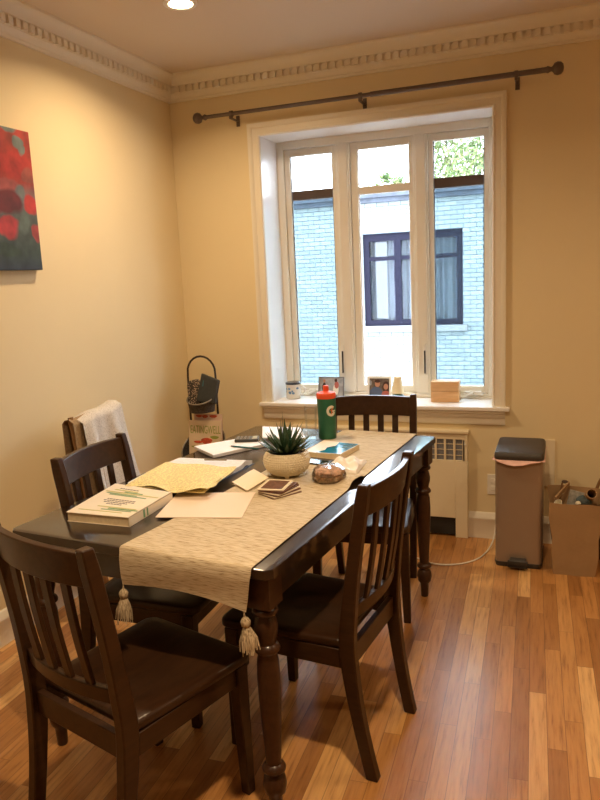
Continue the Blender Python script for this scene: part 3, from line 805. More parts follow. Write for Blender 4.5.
# plant
RTZ = TT+.0045
pl = thing('potted_succulent', 'spiky dark green succulent in a cream dimpled pot on the runner', 'plant', (-.985, 2.385, RTZ))
g = G(); g.lathe([(.001,.008),(.038,.008),(.060,.012),(.077,.026),(.087,.046),(.090,.062),(.087,.078),(.079,.092),(.074,.096),(.070,.096),(.067,.090),(.066,.080),(.001,.078)], 40); po = g.build('pot', pl, 'pot_embossed', angle=70)
for k in range(3):
    a = R(20+120*k-90); g = G(); g.lathe([(.006,0),(.009,.004),(.010,.014)], 10, (.050*math.cos(a), .050*math.sin(a), 0)); g.build('foot', po, 'pot_cream')
g = G(); g.lathe([(.001,.078),(.065,.079),(.065,.086),(.03,.089),(.001,.090)], 24); g.build('soil', pl, 'soil')
rnd = random.Random(11)
def succ_leaf(az, el, L, wd, curl):
    g = G(); rings = []; d = Vector((math.cos(az), math.sin(az), 0)); side = Vector((-math.sin(az), math.cos(az), 0)); p = Vector((.006*math.cos(az), .006*math.sin(az), .083)); n = 9
    e = el
    for i in range(n+1):
        t = i/n; tdir = d*math.cos(e)+Vector((0,0,math.sin(e))); up = side.cross(tdir)*-1
        w_ = wd*(1-t**1.7)*(.75+.5*t) + .0004; th = w_*.38
        rings.append([p+side*w_+up*th*.5, p+up*-th*.3, p-side*w_+up*th*.5, p-up*th*1.1])
        p = p+tdir*(L/n); e += curl/n
    g.loft(rings); g.build('leaf', pl, 'succulent_leaf', angle=60)
for k in range(20): succ_leaf(k*2.399, R(rnd.uniform(14, 30)), rnd.uniform(.095, .130), .0135, R(rnd.uniform(12, 30)))
for k in range(18): succ_leaf(k*2.399+1, R(rnd.uniform(36, 54)), rnd.uniform(.105, .135), .0125, R(rnd.uniform(5, 25)))
for k in range(12): succ_leaf(k*2.399+2, R(rnd.uniform(64, 86)), rnd.uniform(.105, .135), .0100, R(rnd.uniform(-10, 10)))
succ_leaf(R(180), R(87), .165, .0055, R(4))
# coasters, each one of the stack
CL = ('lowest coaster of the stack on the runner', 'second coaster from the bottom of the stack on the runner', 'third coaster from the bottom of the stack on the runner', 'fourth coaster from the bottom of the stack on the runner', 'fifth coaster from the bottom of the stack on the runner', 'coaster just under the top of the stack on the runner', 'topmost coaster with brown picture and cream border')
for k in range(7):
    a = R((-34, -28, -23, -17, -12, -6, 4)[k]); cx, cy = -.928-.002*k-(.010 if k == 6 else 0), 2.172+.002*k
    t = thing('coaster', CL[k], 'coaster', (cx, cy, RTZ+.0037*k), a, 'coasters stacked on the runner')
    g = G(); g.prism(rrect(.098, .122, .008), 0, .0034); g.build('board', t, 'coaster_white' if k in (6, 3, 1) else 'coaster_brown', bevel=.0005)
    g = G(); g.prism(rrect(.076, .100, .004), .0034, .0036); g.build('picture', t, 'coaster_brown', smooth=False)
# small folded note
nt = thing('folded_note', 'small folded cream note left of the coasters', 'paper', (-1.075, 2.245, RTZ))
def nfn(u, v):
    c = [(-.065,-.02),(.030,-.095),(.055,.045),(-.035,.110)]; p = bil(c, u, v); return (p.x, p.y, .012+.014*sm(v)*(1-.4*u)-.004*u)
g = G(); g.sheet(nfn, 8, 8, .001); g.build('upper_flap', nt, 'paper_note', angle=80)
def nfn2(u, v):
    c = [(-.063,-.018),(.028,-.092),(.055,.045),(-.035,.110)]; p = bil(c, u, v); return (p.x, p.y, .002+.004*u*0+.0005)
g = G(); g.sheet(nfn2, 8, 8, .001); g.build('lower_flap', nt, 'paper_note', angle=80)
# wrapped pastry
pk = thing('wrapped_pastry', 'round pastry wrapped in clear cling film beside the plant pot', 'pastry', (-.806, 2.350, RTZ))
rnd = random.Random(5)
def lump(gg, prof, seg, amp, seed, c=(0,0,0)):
    rr = random.Random(seed); ph = [rr.uniform(0, 6) for _ in range(6)]; rings = []
    for i, (r, z) in enumerate(prof):
        ring = []
        for j in range(seg):
            a = 2*PI*j/seg; k = 1+amp*(math.sin(3*a+ph[0]+i*.6)+.7*math.sin(7*a+ph[1]-i)+.5*math.sin(11*a+ph[2]+i*1.3))
            ring.append(Vector((c[0]+r*k*math.cos(a), c[1]+r*k*math.sin(a), c[2]+z*(1+amp*.6*math.sin(5*a+ph[3])))))
        rings.append(ring)
    gg.loft(rings)
g = G(); lump(g, [(.001,.001),(.045,.001),(.052,.008),(.050,.018),(.044,.024),(.001,.024)], 36, .03, 1); g.build('lower_half', pk, 'muffin')
g = G(); lump(g, [(.001,.024),(.048,.025),(.056,.032),(.052,.043),(.036,.052),(.001,.056)], 36, .03, 2); g.build('upper_half', pk, 'muffin_top')
g = G(); lump(g, [(.001,.0006),(.050,.0006),(.060,.010),(.061,.030),(.057,.046),(.040,.058),(.020,.062),(.001,.063)], 60, .035, 3); g.build('film', pk, 'cling_film', angle=20)
# crumpled napkin
np_ = thing('crumpled_napkin', 'crumpled cream napkin behind the wrapped pastry', 'napkin', (-.800, 2.525, RTZ))
def napfn(u, v):
    c = [(-.070,-.065),(.070,-.080),(.060,.095),(-.055,.070)]; p = bil(c, u, v)
    m = math.sin(PI*u)*math.sin(PI*v)
    return (p.x, p.y, .003+.030*m**.3*(1+.25*math.sin(u*13+v*8)+.2*math.sin(v*17-u*5)))
g = G(); g.sheet(napfn, 24, 24, .0012); g.build('folded_cloth', np_, 'tissue', angle=25)
# book with blue cover, phone
bb_ = thing('glossy_book', 'thin cream and glossy blue book lying in front of the green bottle', 'book', (-.937, 2.735, RTZ), 0)
c4 = [(-.075,-.085),(.082,-.100),(.112,.085),(-.065,.120)]
g = G(); g.prism([bil(c4, .01, .01), bil(c4, .99, .01), bil(c4, .99, .99), bil(c4, .01, .99)], .001, .0225); g.build('page_block', bb_, 'book_pages', smooth=False)
g = G(); g.prism(c4, .0225, .024); g.prism(c4, 0, .001); g.build('cover', bb_, 'book_cover', smooth=False)
g = G(); pts4 = [bil(c4, .30, .03), bil(c4, .98, .03), bil(c4, .98, .97), bil(c4, .46, .97), bil(c4, .52, .66), bil(c4, .38, .45), bil(c4, .44, .25)]; g.prism(pts4, .024, .0245); o = g.build('blue_panel', bb_, 'blue_gloss', smooth=False)
ph = quad_stack('phone', 'black phone lying between the plant pot and the glossy book', 'phone', [(-1.012,2.555),(-.885,2.530),(-.868,2.608),(-.997,2.632)], RTZ, RTZ+.009, 'phone_black', bevel=.002)
# bottle
bo = thing('sports_bottle', 'green squeeze sports bottle with orange lid and letter G logo', 'bottle', (-1.030, 3.00, RTZ)); bo.scale = (1.07, 1.07, 1.04)
g = G(); g.lathe([(.001,0),(.035,0),(.0385,.004),(.0385,.07),(.0375,.09),(.0385,.11),(.0395,.14),(.0400,.170),(.039,.182),(.001,.182)], 32); body = g.build('body', bo, 'bottle_green', angle=50)
g = G(); g.lathe([(.001,.181),(.0405,.181),(.0415,.184),(.0415,.200),(.039,.205),(.022,.208),(.013,.212),(.012,.226),(.013,.230),(.010,.236),(.001,.236)], 32); lid = g.build('lid', bo, 'orange_lid', angle=50)
# logo wraps the body, facing the camera side
def on_cyl(gg, ring, r0, r1, az0, zc):
    a = [Vector((r0*math.cos(az0+x/r0), r0*math.sin(az0+x/r0), zc+z)) for x, z in ring]; b_ = [Vector((r1*math.cos(az0+x/r0), r1*math.sin(az0+x/r0), zc+z)) for x, z in ring]
    gg.loft([a, b_])
az = math.atan2(-2.99, 1.005)+R(30)
arc = []
for k in range(17): a = R(48+292*k/16); arc.append((.0215*math.cos(a), .0240*math.sin(a)))
for k in range(16, -1, -1): a = R(48+292*k/16); arc.append((.0110*math.cos(a), .0120*math.sin(a)))
g = G()
for k in range(16): on_cyl(g, [arc[k], arc[k+1], arc[32-k], arc[33-k]], .0390, .0408, az, .128)
on_cyl(g, [(.004,-.004),(.0212,-.004),(.0212,.002),(.004,.002)], .0390, .0409, az, .128)
g.build('logo_letter', body, 'logo_white', smooth=False)
g = G(); on_cyl(g, [(-.002,-.017),(.006,-.003),(.0015,-.003),(.0095,.017),(-.006,.001),(-.0005,.001)], .0405, .0418, az, .128); g.build('logo_bolt', body, 'logo_orange', smooth=False)

# ------------------------------------------------------------------ things on the sill
ZS = .7575
mg = thing('mug', 'white mug with blue pattern and dark lid on the left of the sill', 'mug', (-1.598, 4.035, ZS))
g = G(); g.lathe([(.001,0),(.040,0),(.046,.004),(.046,.092),(.043,.092),(.043,.008),(.001,.008)], 28); mb = g.build('cup', mg, 'mug_white', angle=50)
g = G()
rnd = random.Random(2)
for k in range(9):
    a0 = R(-90+rnd.uniform(-55, 55)); zc = rnd.uniform(.025, .07); r_ = rnd.uniform(.006, .012)
    on_cyl(g, [(r_*math.cos(2*PI*j/8), r_*.8*math.sin(2*PI*j/8)) for j in range(8)], .0455, .0466, a0, zc)
g.build('blue_pattern', mb, 'mug_blue', smooth=False)
g = G(); g.lathe([(.001,.090),(.047,.090),(.048,.094),(.048,.100),(.044,.104),(.001,.106)], 28); g.build('lid', mg, 'mug_dark')
g = G(); g.tube([(.044,-.004,.078),(.066,-.006,.080),(.080,-.008,.066),(.076,-.008,.040),(.060,-.006,.026),(.044,-.004,.024)], .0055, 8); g.build('handle', mg, 'mug_white')
def photo_frame(name_label, x, y, wd, ht, rz, fm, pm, border, figs):
    t = thing('photo_frame', name_label, 'photo frame', (x, y, ZS), rz)
    tilt = Matrix.Rotation(R(-9), 4, 'X')
    g = G(); b_ = border
    for x0, x1, z0, z1 in ((-wd/2, -wd/2+b_, 0, ht), (wd/2-b_, wd/2, 0, ht), (-wd/2+b_, wd/2-b_, 0, b_), (-wd/2+b_, wd/2-b_, ht-b_, ht)): g.box(x0, x1, -.006, .006, z0, z1, tilt)
    g.build('border', t, fm, bevel=.001)
    g = G(); g.box(-wd/2+b_*.8, wd/2-b_*.8, -.001, .004, b_*.8, ht-b_*.8, tilt); p = g.build('picture', t, pm, smooth=False)
    for cx, cz, rx_, rz_, mat, nm in figs:
        g = G(); ring = [(cx+rx_*math.cos(2*PI*k/14), cz+rz_*math.sin(2*PI*k/14)) for k in range(14)]
        ring = [(max(-wd/2+b_, min(wd/2-b_, a)), max(b_, min(ht-b_, c_))) for a, c_ in ring]
        i_ = len(p.children); yy = -.0012-.0003*i_
        g.loft([[tilt @ Vector((a, -.0008, c_)) for a, c_ in ring], [tilt @ Vector((a, yy, c_)) for a, c_ in ring]]); g.build(nm, p, mat, smooth=False)
    g = G(); g.box(-.015, .015, .004, .050, .001, .004); g.box(-.015, .015, .036, .040, 0, ht*.5, Matrix.Translation((0,0.012,0)) @ Matrix.Rotation(R(16), 4, 'X')); g.build('easel_back', t, fm, smooth=False)
photo_frame('grey framed snowy photo of two people behind the green bottle', -1.365, 4.07, .165, .130, 0, 'frame_grey', 'photo_snow', .006,
    [(-.045,.060,.014,.035,'hair_brown','figure'),(-.045,.104,.008,.010,'skin_tone','figure'),(.03,.052,.018,.035,'frame_white','figure'),(.035,.080,.014,.022,'shirt_red','figure'),(.030,.108,.009,.011,'hair_brown','figure')])
photo_frame('white framed portrait photo of two people next to the small lamp', -1.062, 4.075, .150, .135, 0, 'frame_white', 'photo_dark', .014,
    [(-.02,.030,.040,.042,'shirt_blue','figure'),(-.012,.090,.016,.021,'skin_tone','figure'),(-.012,.105,.017,.010,'hair_brown','figure'),(.042,.070,.024,.034,'hair_brown','figure'),(.040,.026,.026,.022,'shirt_red','figure'),(.040,.072,.014,.018,'skin_tone','figure'),(-.055,.095,.008,.016,'photo_snow','figure')])
lp = thing('table_lamp', 'tiny lamp with cream shade and teal base on the sill', 'lamp', (-.937, 4.03, ZS))
g = G(); g.lathe([(.001,0),(.036,0),(.039,.006),(.039,.026),(.030,.034),(.010,.038),(.008,.044),(.008,.052),(.001,.052)], 24); g.build('base', lp, 'lamp_teal')
g = G(); g.lathe([(.037,.044),(.035,.050),(.022,.136),(.019,.140),(.017,.138),(.033,.048),(.037,.044)], 28, cap=False); g.lathe([(.001,.134),(.018,.134),(.018,.137),(.001,.137)], 16); g.build('lamp_shade', lp, 'lamp_cream')
wb = thing('wooden_box', 'small pale wooden box with lid on the right of the sill', 'box', (-.660, 4.045, ZS), R(3))
g = G(); g.box(-.080, .080, -.045, .045, 0, .062); g.build('body', wb, 'box_wood', bevel=.003)
g = G(); g.box(-.080, .080, -.045, .045, .0635, .118); g.build('lid', wb, 'box_wood', bevel=.003)

# ------------------------------------------------------------------ radiator cover
rc = thing('radiator_cover', 'cream metal radiator cover with slotted grille under the window', 'radiator cover', (-1.03, YB, 0))
rx0, rx1, ry = -.515, .515, -.043
g = G(); g.box(rx0, rx1, ry, -.003, .434+.012, .452); 
g.box(rx0, rx0+.068, ry, -.003, 0, .445); g.box(rx1-.068, rx1, ry, -.003, 0, .445)
g.box(rx0+.068, rx1-.068, ry, ry+.012, .115, .446)
g.box(rx0, rx1, ry, -.003, .572, .606); g.box(rx0, rx0+.028, ry, -.003, .452, .572); g.box(rx1-.028, rx1, ry, -.003, .452, .572)
x = rx0+.028
while x < rx1-.03: 
    g.box(x+.040, x+.052, ry, ry+.010, .452, .572); x += .052
g.build('front_panel', rc, 'radiator_paint', bevel=.002)
g = G(); g.box(rx0-.008, rx1+.008, ry-.012, -.001, .606, .624); g.build('top_panel', rc, 'radiator_paint', bevel=.004)
g = G(); g.box(rx0+.02, rx1-.02, ry+.012, ry+.018, .452, .572); g.build('grille', rc, 'grille_mesh', smooth=False)
g = G()
for k in range(3): g.box(rx0+.028, rx1-.028, ry+.008, ry+.013, .478+k*.032, .481+k*.032)
g.build('grille_bar', rc, 'radiator_paint', smooth=False)
g = G(); g.box(rx0+.07, rx1-.07, -.028, -.004, .012, .112); g.build('toe_shade_box', rc, 'dark_gap', smooth=False)  # plain near-black box, painted as the shade inside the toe opening
g = G(); g.lathe([(.001,0),(.006,0),(.005,.004),(.001,.005)], 12, mtx=Matrix.Translation((rx1-.014, ry, .545)) @ Matrix.Rotation(PI/2, 4, 'X')); g.build('screw', rc, 'white_plastic')

# ------------------------------------------------------------------ outlet, plug, cord
ot = thing('wall_outlet', 'cream wall outlet between the radiator cover and the trash can', 'outlet', (-.376, YB, .315))
g = G(); g.box(-.036, .036, -.006, 0, -.058, .058); g.build('cover_plate', ot, 'white_plastic', bevel=.002)
for z in (-.022, .022):
    g = G(); g.box(-.017, .017, -.009, -.005, z-.014, z+.014); g.build('socket', ot, 'white_plastic', bevel=.003)
    
g = G(); pts = [(-.362,3.880,.335),(-.358,3.862,.30),(-.357,3.868,.20),(-.362,3.84,.08),(-.375,3.76,.02),(-.41,3.62,.005),(-.47,3.52,.005),(-.56,3.465,.005),(-.66,3.468,.005),(-.78,3.55,.005),(-.92,3.66,.005),(-1.1,3.72,.005),(-1.3,3.70,.005)]
def smooth_path(pts, n=8):
    out = []; P = [Vector(p) for p in pts]; P = [P[0]]+P+[P[-1]]
    for i in range(1, len(P)-2):
        for k in range(n):
            t = k/n; a, b_, c_, d = P[i-1], P[i], P[i+1], P[i+2]
            out.append(.5*((2*b_)+(c_-a)*t+(2*a-5*b_+4*c_-d)*t*t+(3*b_-a-3*c_+d)*t**3))
    out.append(P[-2]); return out
cd = thing('power_cord', 'white power cord looping from the outlet across the floor', 'cord', (0,0,0))
g.tube(smooth_path(pts), .0038, 8); g.build('cable', cd, 'white_plastic')
g = G(); g.box(-.374, -.350, 3.872, 3.901, .322, .350); g.build('plug', cd, 'white_plastic', bevel=.004)

# ------------------------------------------------------------------ trash can
tc = thing('trash_can', 'tall rectangular brushed steel pedal bin with black lid', 'trash can', (-.2215, 3.522, 0), R(0))
W2, DD = .121, .285
def ringr(z, w_, y0_, y1_, r=.022): return [Vector((x, y, z)) for x, y in rrect(w_, y1_-y0_, r, 5, 0, (y0_+y1_)/2)]
g = G(); g.loft([ringr(.022, .224, .004, DD), ringr(.560, .228, 0, DD)]); g.build('body', tc, 'steel', angle=50)
g = G(); g.loft([ringr(0, .222, .008, DD-.004), ringr(.022, .231, 0, DD+.002), ringr(.026, .231, 0, DD+.002)]); g.build('base', tc, 'black_plastic', angle=50)
g = G()
def lidr(zf, w_, y0_, y1_, r=.024):
    return [Vector((x, y, zf+.012*max(0, y)/DD*(1 if zf > .58 else .3))) for x, y in rrect(w_, y1_-y0_, r, 5, 0, (y0_+y1_)/2)]
g.loft([lidr(.562, .230, -.012, DD+.004), lidr(.570, .236, -.016, DD+.006), lidr(.588, .234, -.014, DD+.005), lidr(.600, .224, -.006, DD-.004), lidr(.603, .206, .008, DD-.02)]); g.build('lid', tc, 'lid_plastic', angle=40)
g = G(); g.box(-.048, .048, -.040, .004, .020, .034); g.box(-.048, .048, -.040, -.028, .014, .052); g.box(-.040, .040, -.028, .004, .046, .054); g.build('pedal', tc, 'black_plastic', bevel=.005)
g = G()
def linerfn(u, v):
    P = rrect(.232, DD+.014, .022, 5, 0, DD/2); n = len(P); k = u*n; i = int(k) % n; p = Vector(P[i]).lerp(Vector(P[(i+1) % n]), k-int(k))
    c_ = Vector((0, DD/2)); dr = (p-c_); out = .006+.018*v*(.5+.5*math.sin(u*37))
    drop = (.006+.022*math.sin(PI*max(0, min(1, (p.x+.10)/.17)))) if p.y < .01 else .006
    drop = drop+.008*(1-v) ; 
    p = p+dr.normalized()*out*.7; side = sm((abs(dr.x)-.11)/.02)
    return (p.x+(.020 if dr.x > 0 else -.026)*side*v*(.6+.4*math.sin(u*61)), p.y, .566+.026*side*v-drop*(1-.3*side)*v)
g.sheet(linerfn, 120, 3, .001); g.build('bag_liner', tc, 'pink_plastic', angle=30)
rnd = random.Random(9); g = G()
for k in range(6):
    z = .555+rnd.uniform(-.02, .03); y = rnd.uniform(.01, .09); g.box(.1405, .1425, y, y+.010, z, z+.008)
# small panel on the wall behind the bin
g = G(); g.box(-.055, .055, -.010, 0, -.13, .13); wp = g.build('wall_panel', mat='cream_card', bevel=.002, loc=(-.115, YB-.0005, .452)); tag(wp, 'flat cream panel fixed to the wall behind the trash can', 'panel')

# ------------------------------------------------------------------ paper bag
pb = thing('paper_bag', 'brown kraft paper bag standing on the floor right of the bin', 'paper bag', (.045, 3.495, 0), R(3))
def bagring(z, w_, d_, t=0, pinch=0):
    pts = [(-w_/2,0),(-w_/4,0),(0,0),(w_/4,0),(w_/2,0),(w_/2-pinch,d_/2),(w_/2,d_),(w_/4,d_),(0,d_),(-w_/4,d_),(-w_/2,d_),(-w_/2+pinch,d_/2)]
    return [Vector((x+(.004*math.sin(z*40+i)), y+.004*math.sin(z*31+i*2), z)) for i, (x, y) in enumerate(pts)]
tops = [.368, .360, .362, .366, .358, .375, .398, .402, .405, .41, .405, .375]
R0 = [bagring(0, .195, .15), bagring(.10, .206, .152, pinch=.006), bagring(.19, .218, .155, pinch=.010), bagring(.195, .221, .158, pinch=.010), bagring(.28, .235, .16, pinch=.008)]
top = bagring(.37, .250, .165); top = [Vector((p.x, p.y, tops[i])) for i, p in enumerate(top)]
inn = [Vector((p.x*.985, .0825+(p.y-.0825)*.975, p.z)) for p in top]; inb = [Vector((p.x*.97, .075+(p.y-.075)*.96, .30)) for p in R0[4]]
g = G(); g.mat('kraft'); g.loft(R0+[top, inn, inb]); 
g.build('bag_body', pb, angle=25)
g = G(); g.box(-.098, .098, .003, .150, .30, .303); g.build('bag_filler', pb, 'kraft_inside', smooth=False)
# contents
def loc_pb(x, y, z): return (pb.location.x+x, pb.location.y+y, z)
g = G(); mt = Matrix.Rotation(R(62), 4, 'X') @ Matrix.Rotation(R(8), 4, 'Y')
g.lathe([(.021,0),(.0235,0),(.0235,.18),(.021,.18),(.021,0)], 24, mtx=mt, cap=False); g.lathe([(.001,.01),(.0212,.01),(.0212,.014),(.001,.014)], 20, mtx=mt)
o = g.build('cardboard_tube', mat='tube_brown', loc=loc_pb(.045, .170, .335)); o.rotation_euler.z = 0; tag(o, 'cardboard tube with dark open end sticking out of the paper bag', 'tube')
g.v = []
tb_ = thing('yoghurt_cup', 'white plastic cup at the left edge of the paper bag opening', 'cup', loc_pb(-.072, .030, .335))
g = G(); mt = Matrix.Rotation(R(28), 4, 'X') @ Matrix.Rotation(R(-15), 4, 'Y'); g.lathe([(.012,0),(.017,.03),(.0185,.035),(.0165,.035),(.011,.003),(.001,.003)], 20, mtx=mt, cap=False); g.build('cup_wall', tb_, 'cup_white')
g = G(); g.box(-.038, .038, -.004, .004, -.02, .085, Matrix.Rotation(R(-22), 4, 'X') @ Matrix.Rotation(R(12), 4, 'Y')); o = g.build('egg_carton', mat='bin_grey', bevel=.002, loc=loc_pb(-.008, .060, .325)); tag(o, 'grey speckled carton piece inside the paper bag', 'carton')
g = G(); lump(g, [(.001,0),(.025,.002),(.036,.014),(.034,.030),(.020,.042),(.001,.046)], 22, .07, 8); o = g.build('crumpled_wrapper', mat='bin_blue', loc=loc_pb(.035, .062, .345)); tag(o, 'dark blue crumpled wrapper in the paper bag', 'wrapper')
g = G(); lump(g, [(.001,0),(.010,.001),(.013,.007),(.008,.015),(.001,.017)], 16, .08, 12); o = g.build('paper_scrap', mat='cup_white', loc=loc_pb(.010, .020, .358)); tag(o, 'small white paper scrap at the front of the paper bag', 'paper')
g = G(); g.box(-.004, .004, 0, .13, -.03, .0, Matrix.Rotation(R(28), 4, 'X') @ Matrix.Rotation(R(-28), 4, 'Z')); o = g.build('cardboard_flap', mat='kraft', loc=loc_pb(-.094, .028, .385)); tag(o, 'folded brown cardboard strip leaning in the left of the paper bag', 'cardboard')
sp_ = thing('wooden_spoon', 'dark brown spoon end sticking up behind the paper bag', 'spoon', loc_pb(-.082, .120, .36))
g = G(); g.tube([(0,0,-.04),(.008,.0,.02),(.018,.004,.072)], .004, 8); g.build('handle', sp_, 'wood_frame')
g = G(); mt = Matrix.Translation((.030, .004, .078)) @ Matrix.Rotation(R(70), 4, 'X') @ Matrix.Diagonal((1.3, .7, 1, 1)); g.lathe([(.001,-.003),(.009,-.003),(.012,0),(.009,.003),(.001,.003)], 14, mtx=mt); g.build('bowl', sp_, 'sash_brown')
# wicker basket at the frame edge
wk = thing('wicker_basket', 'brown wicker basket just inside the right edge of the photo', 'basket', (.232, 3.775, 0))
g = G(); g.lathe([(.001,0),(.075,0),(.080,.01),(.095,.30),(.092,.30),(.077,.012),(.001,.012)], 24); g.build('basket_body', wk, 'kraft_inside')
g = G(); g.tube([(.095*math.cos(a), .095*math.sin(a), .30) for a in [2*PI*k/28 for k in range(28)]], .007, 8, closed=True); g.build('rim', wk, 'wood_frame')
g = G(); g.tube([(-.094*math.cos(PI*k/16), -.01, .30+.17*math.sin(PI*k/16)) for k in range(17)], .008, 8); g.tube([(-.070*math.cos(PI*k/16), -.01, .30+.145*math.sin(PI*k/16)) for k in range(17)], .005, 8); g.build('handle', wk, 'wood_frame')

# ------------------------------------------------------------------ tiered basket stand in the corner
HX = -.03
st = thing('tiered_basket_stand', 'black two-tier wire stand with an arched handle in the corner', 'basket stand', (-2.055, 3.70, 0))
hp = [(-.095,.06,0)]+[(-.095,.06,.25*k) for k in range(1, 4)]+[(-.095,.06,.93)]
hp += [(-.095*math.cos(PI*k/12), .06, .955+.10*math.sin(PI*k/12)) for k in range(1, 12)]+[(.095,.06,.93)]+[(.095,.06,.25*k) for k in range(3, -1, -1)]
hp = [(x-.03, y, z) for x, y, z in hp]; g = G(); g.tube(hp, .0065, 8); g.build('hoop', st, 'black_wire')
def ring_pts(r, z, n=28, sy=1, cy=0): return [(r*math.cos(2*PI*k/n), cy+r*sy*math.sin(2*PI*k/n), z) for k in range(n)]
for z0, z1, r, tilt, cx in ((.735, .825, .086, .035, .012), (.440, .525, .132, .090, .002)):
    cy = -.035; rr = r*.86
    zz = lambda x, y, z, f: z+f*tilt*(y-cy)/r
    g = G(); rings = []
    for q, z, f in ((.001, z0, 0), (rr, z0, 0), ((rr+r)/2, (z0+z1)/2, .4), (r, z1, 1), (r-.004, z1, 1), (rr-.004, z0+.004, 0), (.001, z0+.004, 0)):
        rings.append([Vector((cx+q*math.cos(2*PI*k/28), cy+q*math.sin(2*PI*k/28), zz(0, cy+q*math.sin(2*PI*k/28), z, f))) for k in range(28)])
    g.loft(rings); b2 = g.build('basket', st, 'basket_weave')
    g = G(); g.tube([(cx+x, y, zz(x, y, z, 1)) for x, y, z in ring_pts(r, z1, cy=cy)], .0045, 8, closed=True); g.build('rim', b2, 'grey_wire')
g = G(); g.tube(ring_pts(.12, .008), .007, 8, closed=True); g.build('base_ring', st, 'black_wire')
# upper basket contents
g = G(); mt = Matrix.Rotation(R(-12), 4, 'X') @ Matrix.Rotation(R(7), 4, 'Y'); g.loft([[mt @ Vector((x, y, z)) for x, z in ((-.062,0),(.062,0),(.066,.145),(-.054,.172))] for y in (-.014, .014)])
po_ = thing('black_pouch', 'black zip pouch with small tag standing in the upper basket', 'pouch', (-2.003, 3.645, .790))
g.build('pouch_body', po_, 'pouch_black', bevel=.006)
g = G(); g.box(-.034, -.028, -.0165, -.0145, .095, .130, mt); g.build('tag', po_, 'teal', smooth=False)
g = G(); g.loft([[Vector((x, y, z)) for x, z in ((-.042,0),(.042,0),(.046,.140),(.020,.158),(-.030,.150),(-.048,.125))] for y in (-.016, .016)]); o = g.build('dotted_pouch', mat='dotted_fabric', bevel=.006, loc=(-2.083, 3.665, .770)); o.rotation_euler = (R(-8), R(-4), 0); tag(o, 'dotted dark and beige pouch in the upper basket beside the black one', 'pouch')
# magazines in lower basket
def magazine(label, x, y, z, wd, ht, mat, tilt, rz):
    t = thing('magazine', label, 'magazine', (x, y, z), rz, 'magazines in the lower basket')
    m_ = Matrix.Rotation(R(tilt), 4, 'X'); g = G(); g.box(-wd/2, wd/2, -.003, .003, 0, ht, m_); g.build('cover', t, mat, smooth=False); return t, m_
mg1, m1 = magazine('cream magazine titled EATINGWELL in the lower basket', -2.020, 3.625, .470, .215, .215, 'mag_beige', -6, R(2))
mg2, m2 = magazine('reddish magazine behind the cream one in the lower basket', -2.010, 3.655, .470, .185, .250, 'mag_back', -4, R(1))
text_mesh('title', 'EATINGWELL', .040, mg1, 'mag_olive', m1 @ Matrix.Translation((.002, -.0037, .158)) @ Matrix.Rotation(PI/2, 4, 'X') @ Matrix.Diagonal((.82, 1.7, 1, 1)), .0004)
def blobs(parent, m_, lst):
    for cx, cz, rx_, rz_, mat in lst:
        g = G(); ring = [(cx+rx_*math.cos(2*PI*k/16)*(1+.15*math.sin(6*PI*k/16)), cz+rz_*math.sin(2*PI*k/16)) for k in range(16)]
        g.loft([[m_ @ Vector((a, -.003, c_)) for a, c_ in ring], [m_ @ Vector((a, -.0034, c_)) for a, c_ in ring]]); g.build('cover_picture', parent, mat, smooth=False)
blobs(mg1, m1, [(.010,.092,.036,.020,'mag_red'),(-.045,.085,.030,.008,'mag_red'),(.062,.115,.028,.010,'mag_olive'),(-.03,.055,.06,.010,'mag_olive'),(.05,.07,.03,.012,'petal_pink')])
blobs(mg2, m2, [(-.06,.236,.022,.008,'mag_red'),(-.02,.234,.020,.010,'mag_red'),(.035,.236,.026,.009,'mag_red')])

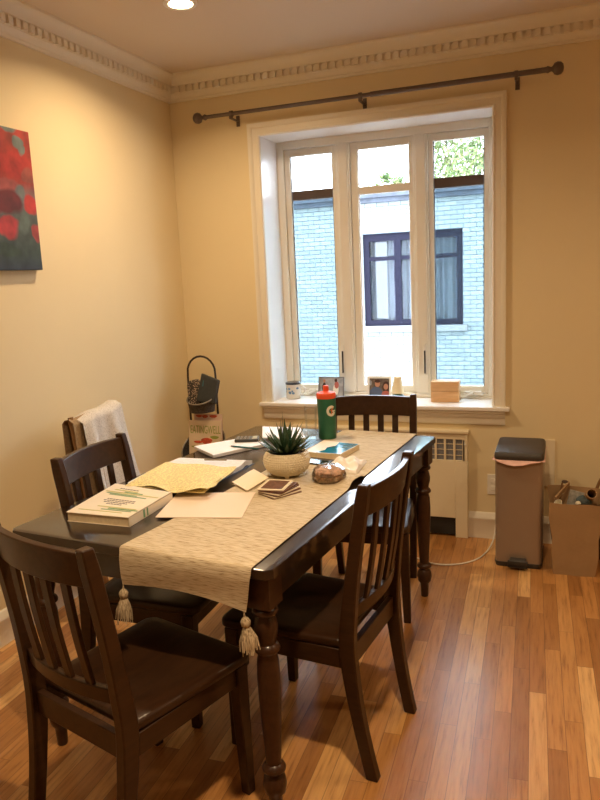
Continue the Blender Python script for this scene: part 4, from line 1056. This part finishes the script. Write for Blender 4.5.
# ------------------------------------------------------------------ folded chair with draped cloths against left wall
fc = thing('folded_chair', 'narrow folded chair hidden under cloths against the left wall', 'chair', (-2.06, 2.60, 0))
for sy in (-.06, .19):
    g = G(); g.tube([(.10, sy, 0),(.03, sy, .45),(-.03, sy, .925)], .013, 8); g.build('leg', fc, 'wood_frame')
for z, xx in ((.88, -.024), (.60, .011), (.30, .053)):
    g = G(); g.box(xx-.008, xx+.008, -.05, .18, z-.03, z+.03); g.build('back_slat', fc, 'wood_frame', bevel=.002)
def drape(yA, yB, zt, hf, hb, amp, fr_, ph, off=0, flare=.0, skew=0):
    def fn(u, v):
        y = yA+(yB-yA)*v; tot = hf+hb; s_ = u*tot
        if s_ < hb: d = hb-s_; x = -.060-.0-off+.02*d; z = zt-d
        else:
            d = s_-hb; x = .0+off+.14*d; z = zt-d
            x += amp*(math.sin(y*fr_+ph+d*4)+.4*math.sin(y*fr_*2.3+ph))*min(1, d*6)
            y = y+(y-(yA+yB)/2)*flare*d+skew*d
        top = max(0, 1-abs(s_-hb)/.02)
        return (x+(-.03-x)*top, y, z+.004*top+.004*math.sin(y*30)-.0)
    return fn
g = G(); g.sheet(drape(-.085, .05, .925, .50, .40, .010, 34, 0, .0, .25), 60, 40, .003); g.build('brown_cloth', mat='brown_linen', loc=(-2.06, 2.60, 0), angle=80); tag(bpy.data.objects['brown_cloth'], 'brown linen cloth hanging over the folded chair, left of the white knit', 'cloth')
def knit(u, v):
    p = drape(-.040, .255, .930, .56, .36, .014, 34, 1.3, .018, .45, .05)(u, v); z = p[2]+.030*(v-.3)
    return (p[0], p[1], z)
g = G(); g.sheet(knit, 60, 46, .003); o = g.build('white_throw', mat='white_knit', loc=(-2.06, 2.60, 0), angle=80); tag(o, 'off-white knitted throw draped over the folded chair by the left wall', 'throw')

# ------------------------------------------------------------------ world, light, camera
wd = bpy.data.worlds.new('sky'); S.world = wd; wd.use_nodes = True
nt_ = wd.node_tree; bg = nt_.nodes['Background']
bg.inputs[0].default_value = (.82, .90, 1.0, 1); bg.inputs[1].default_value = 14.0
cam = bpy.data.cameras.new('camera'); co = bpy.data.objects.new('camera', cam); COL.objects.link(co)
Wm = ((0.934754459, 0.018460538, -0.354814472), (0.352345314, -0.176567735, 0.919062900), (-0.045682392, -0.984115361, -0.171551962))
m = Matrix(((Wm[0][0], -Wm[0][1], -Wm[0][2], 0), (Wm[1][0], -Wm[1][1], -Wm[1][2], 0), (Wm[2][0], -Wm[2][1], -Wm[2][2], 1.5), (0,0,0,1)))
co.matrix_world = m
cam.sensor_fit = 'VERTICAL'; cam.sensor_height = 36; cam.lens = 706/800*36; cam.clip_start = .05; cam.clip_end = 200
S.camera = co
S.view_settings.view_transform = 'Standard'; S.view_settings.look = 'None'; S.view_settings.gamma = 1; S.view_settings.use_curve_mapping = False
S.view_settings.exposure = 0.22
